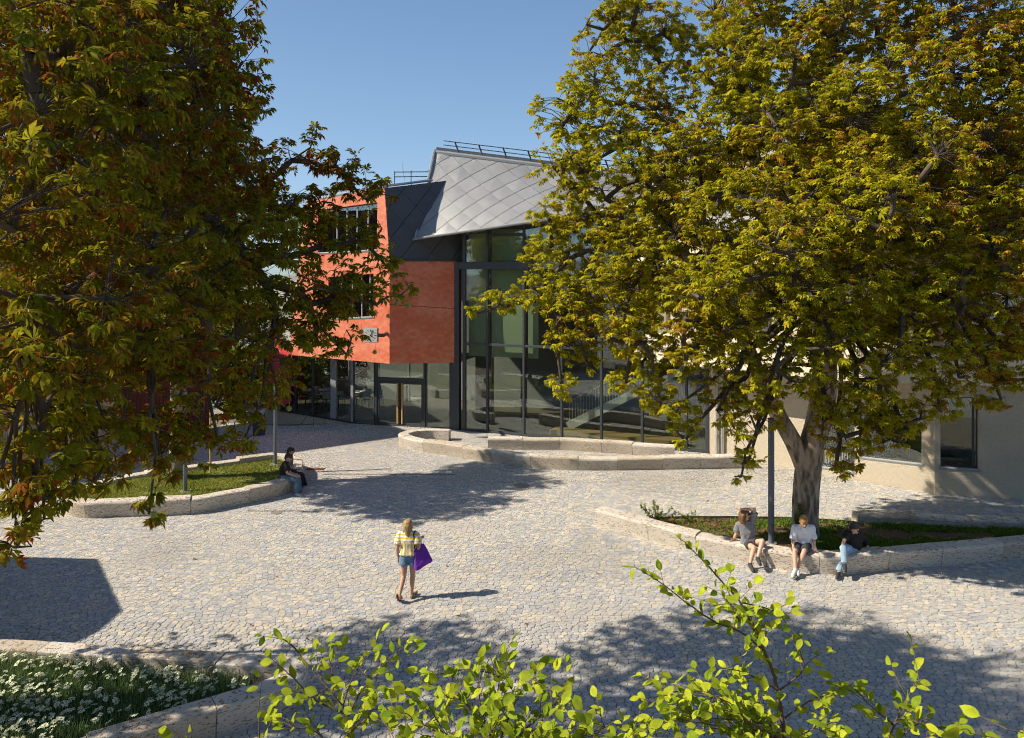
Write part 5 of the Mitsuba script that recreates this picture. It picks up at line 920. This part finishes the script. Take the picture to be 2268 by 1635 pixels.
def bottoms(key, J, m, bsdf, to=.45, r=.10, crease=.03, part='shorts', label=None, ankle=0.0, cuff=.075):
    mid = (J['hipL'] + J['hipR']) / 2; hx = unit(J['hipR'] - J['hipL']); b = [hull((mid + hx * .08, .108 + m), (mid - hx * .08, .108 + m), (mid + hx * .06 + V(0, 0, .08), .10 + m), (mid - hx * .06 + V(0, 0, .08), .10 + m))]
    for k in 'LR':
        hp, kn, an = J['hip' + k], J['kn' + k], J['an' + k]
        if not ankle: b.append(sleeve(hp, hp + (kn - hp) * to, .098 + m, r))
        else: b += [hull((hp, .098 + m), (kn, .068 + m)), sleeve(kn, kn + (an - kn) * ankle, .068 + m, cuff)]
    put(key + '__' + part, finish(union(b), .028, 3, crease, len(key) + 1), bsdf, label, smooth=True)
def shoes(key, J, bsdf, sole='sole_grey', label=None):
    for k in 'LR':
        an, toe = J['an' + k], J['toe' + k]; d = unit(toe - an); fl = unit((toe - an) * [1, 1, .0] + 1e-6); n = unit(np.cross(np.cross(d, V(0, 0, 1)), d)); heel = an - fl * .045 - V(0, 0, .045)
        if f'sole{k}' in J: heel = J[f'sole{k}']
        u = put(key + '__shoe', finish(union([hull((an - V(0, 0, .012), .050), (heel, .042), (an * .45 + toe * .55, .046)), hull((an * .45 + toe * .55, .046), (toe, .038), (heel, .040))]), .018, 4), bsdf, label, smooth=True)
        dn = -n; fw = unit(toe - heel); put(u + '__sole', finish(Manifold.hull_points(np.vstack([disk(heel + dn * .030, n, .045), disk(heel + dn * .045, n, .045), disk(toe + dn * .026, n, .042), disk(toe + dn * .041, n, .042)])), .02, 1), sole)
def hair(key, bsdf, balls, lump=.02, seed=0, label=None):
    put(key + '__hair', finish(union([hull(*b) for b in balls]), .022, 3, lump, seed), bsdf, label, smooth=True)
# woman walking across the square, seen from behind
wo = on(905, 1325)
def w(x, y, z): return wo + V(x, y, z)
J = dict(head=w(-.01, .03, 1.575), neck=w(-.015, 0, 1.44), chest=w(-.01, .0, 1.25), waist=w(0, 0, 1.05), shL=w(-.19, 0, 1.375), shR=w(.17, .0, 1.375), elL=w(-.235, -.04, 1.10), haL=w(-.225, .03, .87), elR=w(.215, -.06, 1.11), haR=w(.235, .17, 1.19), hipL=w(-.09, 0, .90), hipR=w(.09, .01, .90), knL=w(-.10, -.03, .50), knR=w(.085, .04, .50), anL=w(-.155, -.26, .20), anR=w(.055, .03, .085), toeL=w(-.165, -.13, .035), toeR=w(.115, .20, .035))
f, s, up, h = person('person', 'woman in yellow striped shirt and denim shorts walking away with a purple bag', J, V(.22, .95, -.12), 'f', 'skin_tan', hands={'L': dict(d=V(.02, .05, -1), s=V(0, 1, 0), curl=.35), 'R': dict(d=V(.2, .6, .5), s=V(0, 0, 1), curl=1.0)})
top('person', J, .018, 'striped_shirt', sl=.68, flare=.02, longer=-.06, crease=.035, sr=.088); bottoms('person', J, .012, 'denim', .42, .118, .02)
hair('person', 'hair_blond', [((h + up * .035 - f * .025, .104), (h - f * .05 - up * .05, .085), (h + f * .02 + up * .03, .09)), ((h - f * .06 - up * .02, .085), (h - f * .06 - up * .20 + s * .02, .062)), ((h - s * .06 - f * .02 - up * .02, .055), (h - s * .065 - f * .04 - up * .18, .045)), ((h + s * .06 - f * .03 - up * .02, .055), (h + s * .05 - f * .05 - up * .16, .045)), ((h - f * .06 - up * .18 + s * .02, .05), (h - f * .045 - up * .26, .028))], .035, 3)
put('person__sunglasses', cat([box(h + f * .108 + up * .018 + s * .0, (.15, .012, .035), np.stack([s, f, up], 1))]), 'lens_dark')
for k in 'LR':
    an, toe = J['an' + k], J['toe' + k]; fl = unit((toe - an) * [1, 1, 0]); heel = an - fl * .04 - V(0, 0, .05) if k == 'R' else an + V(-.02, -.035, -.02)
    n = unit(np.cross(np.cross(unit(toe - heel), V(1, 0, 0)), unit(toe - heel))); n = n if n[2] > 0 else -n
    u = put('person__sandal', finish(Manifold.hull_points(np.vstack([disk(heel - n * .028, n, .045), disk(heel - n * .05, n, .045), disk(toe - n * .022, n, .05), disk(toe - n * .044, n, .05)])), .02, 1), 'sole_grey')
    put(u + '__strap', finish(hull(((toe * .6 + an * .4) + V(-.03, 0, -.01), .035), ((toe * .6 + an * .4) + V(.03, 0, -.01), .035)), .02, 2), 'sandal', smooth=True)
bg = thing('tote_bag', 'purple cloth tote bag hanging from the walking woman\'s shoulder', 'bag')
bp = [w(.135, -.06, 1.06), w(.30, .10, 1.12), w(.455, .06, .80), w(.20, -.10, .70)]
put(bg + '__sack', finish(Manifold.hull_points(np.vstack([SPH * r + p_ for p_, r in zip(bp, (.03, .03, .055, .06))] + [SPH * .06 + (bp[2] + bp[3]) / 2 + V(0, 0, .08), SPH * .075 + sum(bp) / 4])), .02, 3, .03, 2), 'purple_cloth', smooth=True)
put(bg + '__strap', tube(spline([w(.135, -.06, 1.06), w(.135, -.10, 1.22), w(.12, -.06, 1.42), w(.14, .02, 1.45), w(.17, .12, 1.36), w(.27, .12, 1.12)], .04), .014, 6), 'strap_cloth')
# three people on the tree planter; q() reads a joint off at a distance from the camera
def q(X, Y, d): return at(1587.5 + .1724 * X, 1094.8 + .1724 * Y, d)
J = dict(head=q(362, 262, 18.72), neck=q(375, 345, 18.78), chest=q(395, 455, 18.82), shL=q(282, 392, 18.86), shR=q(466, 352, 18.76), elL=q(252, 500, 18.98), haL=q(215, 585, 19.02), elR=q(485, 195, 18.62), haR=q(330, 190, 18.66), hipL=q(375, 640, 18.84), hipR=q(455, 632, 18.84), knL=q(480, 688, 18.42), knR=q(588, 600, 18.42), anL=q(428, 890, 18.30), anR=q(528, 812, 18.26), toeL=q(470, 985, 18.08), toeR=q(558, 895, 18.05))
f, s, up, h = person('person_001', 'person in grey patterned shirt with wavy brown hair, one arm raised over the head', J, V(.85, -.5, .02), hands={'L': dict(d=V(-.5, -.5, -.15), s=V(0, 0, 1), curl=.15), 'R': dict(d=V(-1, -.05, -.1), s=V(0, -1, 0), curl=.3)})
top('person_001', J, .02, 'grey_shirt', sl=.72, flare=.05, longer=.04, crease=.04, sr=.08); bottoms('person_001', J, .014, 'charcoal_cloth', .55, .112, .02); shoes('person_001', J, 'shoe_dark')
hair('person_001', 'hair_brown', [((h + up * .04 - f * .03, .108), (h - f * .05 - up * .05, .095)), ((h - f * .07, .09), (h - f * .08 - up * .17, .075)), ((h - s * .08 - f * .02, .07), (h - s * .09 - up * .16, .06)), ((h + s * .08 - f * .02, .07), (h + s * .085 - f * .02 - up * .15, .06)), ((h + up * .07 + f * .035, .062), (h + up * .03 - s * .06 + f * .05, .045))], .055, 4)
put('person_001__glasses', box(h + f * .108 + up * .018, (.15, .012, .04), np.stack([s, f, up], 1)), 'lens_dark')
J = dict(head=q(1118, 352, 18.12), neck=q(1112, 405, 18.28), chest=q(1112, 480, 18.32), shL=q(1005, 430, 18.34), shR=q(1222, 430, 18.34), elL=q(972, 580, 18.30), haL=q(985, 670, 18.08), elR=q(1248, 575, 18.32), haR=q(1258, 668, 18.16), hipL=q(1062, 650, 18.42), hipR=q(1168, 646, 18.42), knL=q(1002, 742, 17.98), knR=q(1122, 740, 17.98), anL=q(1012, 965, 17.82), anR=q(1036, 955, 17.92), toeL=q(975, 1055, 17.62), toeR=q(1045, 1035, 17.70))
f, s, up, h = person('person_002', 'bearded man in white shirt and dark shorts sitting with bowed head, hair in a bun', J, V(-.05, -.80, -.60), hands={'L': dict(d=V(.15, -.3, -.9), s=V(1, 0, 0), curl=.4), 'R': dict(d=V(-.05, -.5, -.8), s=V(-1, 0, 0), curl=1.0)})
top('person_002', J, .022, 'white_shirt', sl=.95, flare=.04, longer=.03, crease=.045, sr=.066); bottoms('person_002', J, .014, 'charcoal_cloth', .86, .096, .025); shoes('person_002', J, 'shoe_white')
hair('person_002', 'hair_ginger', [((h + up * .045 - f * .03, .102), (h - f * .05 - up * .03, .088), (h + up * .06 + f * .03, .075)), ((h + up * .15 - f * .03, .048), (h + up * .185 - f * .035, .040))], .02, 5)
put('person_002__beard', finish(hull((h + f * .075 - up * .085, .042), (h + f * .05 - up * .13, .035), (h + f * .03 - up * .07 + s * .06, .03), (h + f * .03 - up * .07 - s * .06, .03)), .014, 3, .015), 'hair_ginger', smooth=True)
J = dict(head=q(1770, 435, 18.22), neck=q(1790, 495, 18.30), chest=q(1775, 580, 18.32), shL=q(1672, 500, 18.22), shR=q(1888, 540, 18.42), elL=q(1630, 610, 18.02), haL=q(1618, 690, 17.90), elR=q(1930, 665, 18.50), haR=q(1975, 760, 18.42), hipL=q(1705, 705, 18.32), hipR=q(1790, 715, 18.36), knL=q(1625, 690, 17.90), knR=q(1625, 775, 17.96), anL=q(1640, 900, 17.78), anR=q(1565, 1010, 17.84), toeL=q(1650, 985, 17.58), toeR=q(1545, 1070, 17.60))
f, s, up, h = person('person_003', 'man in black t-shirt, light jeans and olive cap sitting with crossed legs', J, V(-.80, -.58, -.08), hands={'L': dict(d=V(-.02, -.35, -.9), s=V(1, 0, 0), curl=.3), 'R': dict(d=V(.7, -.3, -.25), s=V(0, 0, 1), curl=.12)})
top('person_003', J, .02, 'black_cloth', sl=.72, flare=.03, longer=.04, crease=.04, sr=.078, part='t_shirt'); bottoms('person_003', J, .012, 'light_denim', part='jeans', ankle=.90, cuff=.070, crease=.03); shoes('person_003', J, 'shoe_dark')
hair('person_003', 'hair_dark', [((h + up * .02 - f * .04, .098), (h - f * .06 - up * .04, .075))], .008, 6)
put('person_003__cap', finish(union([hull((h + up * .055 - f * .02, .108), (h + up * .05 + f * .01, .100)), hull((h + up * .045 + f * .09 + s * .05, .016), (h + up * .045 + f * .09 - s * .05, .016), (h + up * .030 + f * .175 + s * .03, .012), (h + up * .030 + f * .175 - s * .03, .012))]), .016, 3), 'olive_cap', smooth=True)
# the couple at the right end of the lawn planter
def c(X, Y, d): return at(578.7 + .0957 * X, 961.9 + .0957 * Y, d)
J = dict(head=c(632, 545, 24.75), neck=c(575, 635, 24.8), chest=c(510, 790, 24.85), shL=c(545, 690, 24.98), shR=c(565, 700, 24.60), elL=c(680, 890, 25.05), haL=c(830, 960, 24.98), elR=c(600, 900, 24.52), haR=c(800, 975, 24.70), hipL=c(490, 1000, 24.97), hipR=c(490, 1005, 24.75), knL=c(860, 1050, 24.98), knR=c(862, 1075, 24.68), anL=c(880, 1375, 24.78), anR=c(800, 1385, 24.48), toeL=c(990, 1430, 24.65), toeR=c(915, 1440, 24.30))
f, s, up, h = person('person_004', 'man in black t-shirt and blue jeans at the right end of the lawn planter', J, V(.93, -.22, -.28), hands={'L': dict(d=V(.9, -.1, -.3), s=V(0, 0, 1), curl=.5), 'R': dict(d=V(.9, .2, -.3), s=V(0, 0, 1), curl=.5)})
top('person_004', J, .022, 'black_cloth', sl=.75, flare=.03, longer=.05, crease=.03, sr=.078, part='t_shirt'); bottoms('person_004', J, .018, 'mid_denim', part='jeans', ankle=.92, cuff=.105, crease=.03); shoes('person_004', J, 'shoe_white', 'shoe_white')
hair('person_004', 'hair_dark', [((h + up * .045 - f * .03, .103), (h - f * .06 - up * .02, .085), (h + up * .06 + f * .03, .08))], .02, 7)
o = V(.02, .78, 0)
J = dict(head=c(690, 395, 25.75), neck=c(665, 475, 25.75), chest=c(650, 610, 25.75), shL=c(640, 540, 25.95), shR=c(672, 545, 25.55), elL=c(700, 700, 25.9), haL=c(760, 740, 25.65), elR=c(640, 800, 25.45), haR=c(735, 745, 25.5), hipL=c(640, 860, 25.85), hipR=c(640, 862, 25.62), knL=c(940, 935, 25.75), knR=c(925, 945, 25.50), anL=c(1055, 1250, 25.55), anR=c(940, 1270, 25.35), toeL=c(1150, 1310, 25.40), toeR=c(1030, 1320, 25.20))
f, s, up, h = person('person_005', 'person with short dark hair and black trousers sitting behind the man in jeans', J, V(.95, -.15, -.12), hands={'L': dict(d=V(.3, -.9, .1), s=V(0, 0, 1), curl=.8), 'R': dict(d=V(.3, .9, .1), s=V(0, 0, 1), curl=.8)})
top('person_005', J, .02, 'sage_cloth', sl=.7, flare=.03, longer=.04, crease=.03, part='t_shirt'); bottoms('person_005', J, .006, 'black_cloth', part='trousers', ankle=.93, cuff=.06, crease=.02); shoes('person_005', J, 'shoe_dark', 'shoe_white')
hair('person_005', 'hair_dark', [((h + up * .045 - f * .03, .104), (h - f * .07 - up * .04, .085), (h + up * .05 + f * .035, .08)), ((h - f * .07, .08), (h - f * .07 - up * .11, .05))], .02, 8)
# ------------------------------------------------------------------ posts, drains and small things
for px, py, z, top, r, lab in ((1708, 1205, .28, 3.4, .075, 'dark steel lamp post between the two left people on the tree planter'), (410, 1090, .30, 3.4, .062, 'grey steel post near the front of the lawn'), (610, 1030, .30, 3.46, .062, 'grey steel post at the right end of the lawn')):
    o = on(px, py, z); t = thing('steel_post', lab, 'post'); put(t + '__pole', tube([o, o * [1, 1, 0] + V(0, 0, top)], r, 16), 'steel_post'); put(t + '__cap', tube([o * [1, 1, 0] + V(0, 0, top), o * [1, 1, 0] + V(0, 0, top + .03)], r * 1.04, 16), 'frame_metal')
    put(t + '__foot', tube([o + V(0, 0, -.02), o + V(0, 0, .035)], .20 if px < 1000 else .14, 16), 'galvanised')
o = on(466, 1049, .3); put('tree_stake', tube([o, o + V(0, 0, 2.6)], .035, 8), 'oak', 'pale wooden stake beside the young lawn tree', 'stake')
gr = thing('drain_grate', 'rusty slotted drain grate beside the seated couple', 'drain'); o = on(698, 1039.5)
put(gr + '__frame', box(o + V(0, 0, .008), (.66, .26, .012)), 'iron')
for k in range(13): put(gr + '__bar', box(o + V(-.29 + k * .048, 0, .018), (.026, .24, .014)), 'rust')
a, b = on(716, 1050), on(1010, 1051.5); put('drain_slot', cat([box((a + b) / 2 + V(0, 0, .006), (b[0] - a[0], .035, .012))]), 'iron', 'long thin drain slot running right from the rusty grate', 'drain')
a, b = on(549, 1132), on(672, 1132.5); put('drain_slot_001', cat([box((a + b) / 2 + V(0, 0, .006), (b[0] - a[0], .03, .012))]), 'iron', 'short dark drain slot in front of the lawn planter', 'drain')
for px, py, lab in ((1155, 1076, 'round iron manhole cover in the shade at the centre of the square'), (1470, 1143.5, 'round iron manhole cover left of the chestnut bed'), (612, 1136, 'small round cover by the front of the lawn planter')):
    put('manhole_cover', tube([on(px, py), on(px, py) + V(0, 0, .012)], .28 if px > 700 else .16, 24), 'cast_cover', lab, 'manhole cover')
bn = thing('litter_bin', 'dark litter bin with slanted lid beside the plinth', 'bin'); o = on(574, 948); o[2] = gz(o[0], o[1])
put(bn + '__body', bbox(o + V(0, 0, .5), (.45, .45, 1.0), .02), 'frame_metal'); put(bn + '__lid', bbox(o + V(0, 0, 1.08), (.55, .6, .05), .01, np.array([[1, 0, 0], [0, .94, -.34], [0, .34, .94]])), 'frame_light')
def weed(key, label, o, h, n, seed):
    r = np.random.default_rng(seed); ws, P, A = [], [], []
    for k in range(n):
        e = o + V(r.normal(0, .22), r.normal(0, .10), h * r.uniform(.5, 1.1)); s = spline([o + r.normal(0, .03, 3) * [1, 1, 0], (o + e) / 2 + r.normal(0, .04, 3), e], .03); ws.append(tube(s, np.linspace(.005, .002, len(s)), 4))
        for q in s[3:]:
            for _ in range(2): P.append(q); A.append(unit(r.normal(0, 1, 3) + V(0, 0, .3)))
    P, A = np.array(P), np.array(A); v, f, u = flat(*place(oval(r), P, frames(A, np.tile(V(0, 0, 1), (len(P), 1)) + r.normal(0, .4, P.shape)), .07 * r.uniform(.6, 1.3, len(P)), r.random(len(P)) * .5))
    USED.add(key); tag(key, label, 'weed'); put(key + '__stem', cat(ws), 'stem_bark'); put(key + '__foliage', (v, f), 'background_leaf', uv=u)
weed('tall_weed', 'tall green weed behind the left end of the tree planter wall', on(1452, 1158, .1), .55, 12, 5)
weed('ivy_clump', 'dark green ivy tuft at the left foot of the chestnut trunk', V(7.3, 19.6, .25), .9, 9, 6)
weed('weed_tuft', 'small weed left of the first seated person', V(5.1, 21.5, .05), .35, 5, 8)
for k in range(46):
    y = rng.uniform(12.5, 24); x = rng.uniform(-.5, .5) * y
    if not PLAZA.contains(Point(x, y)) or any(Pn.buffer(.5).contains(Point(x, y)) for Pn in (LAWN, TREEBED, BED)): continue
    v, f, u = litter(np.array([[x, y]]), np.array([.012]), .055); put('fallen_leaf', (v, f), 'litter', 'dry brown fallen leaf lying on the cobbles', 'leaf', 'fallen leaves on the paving', uv=u)
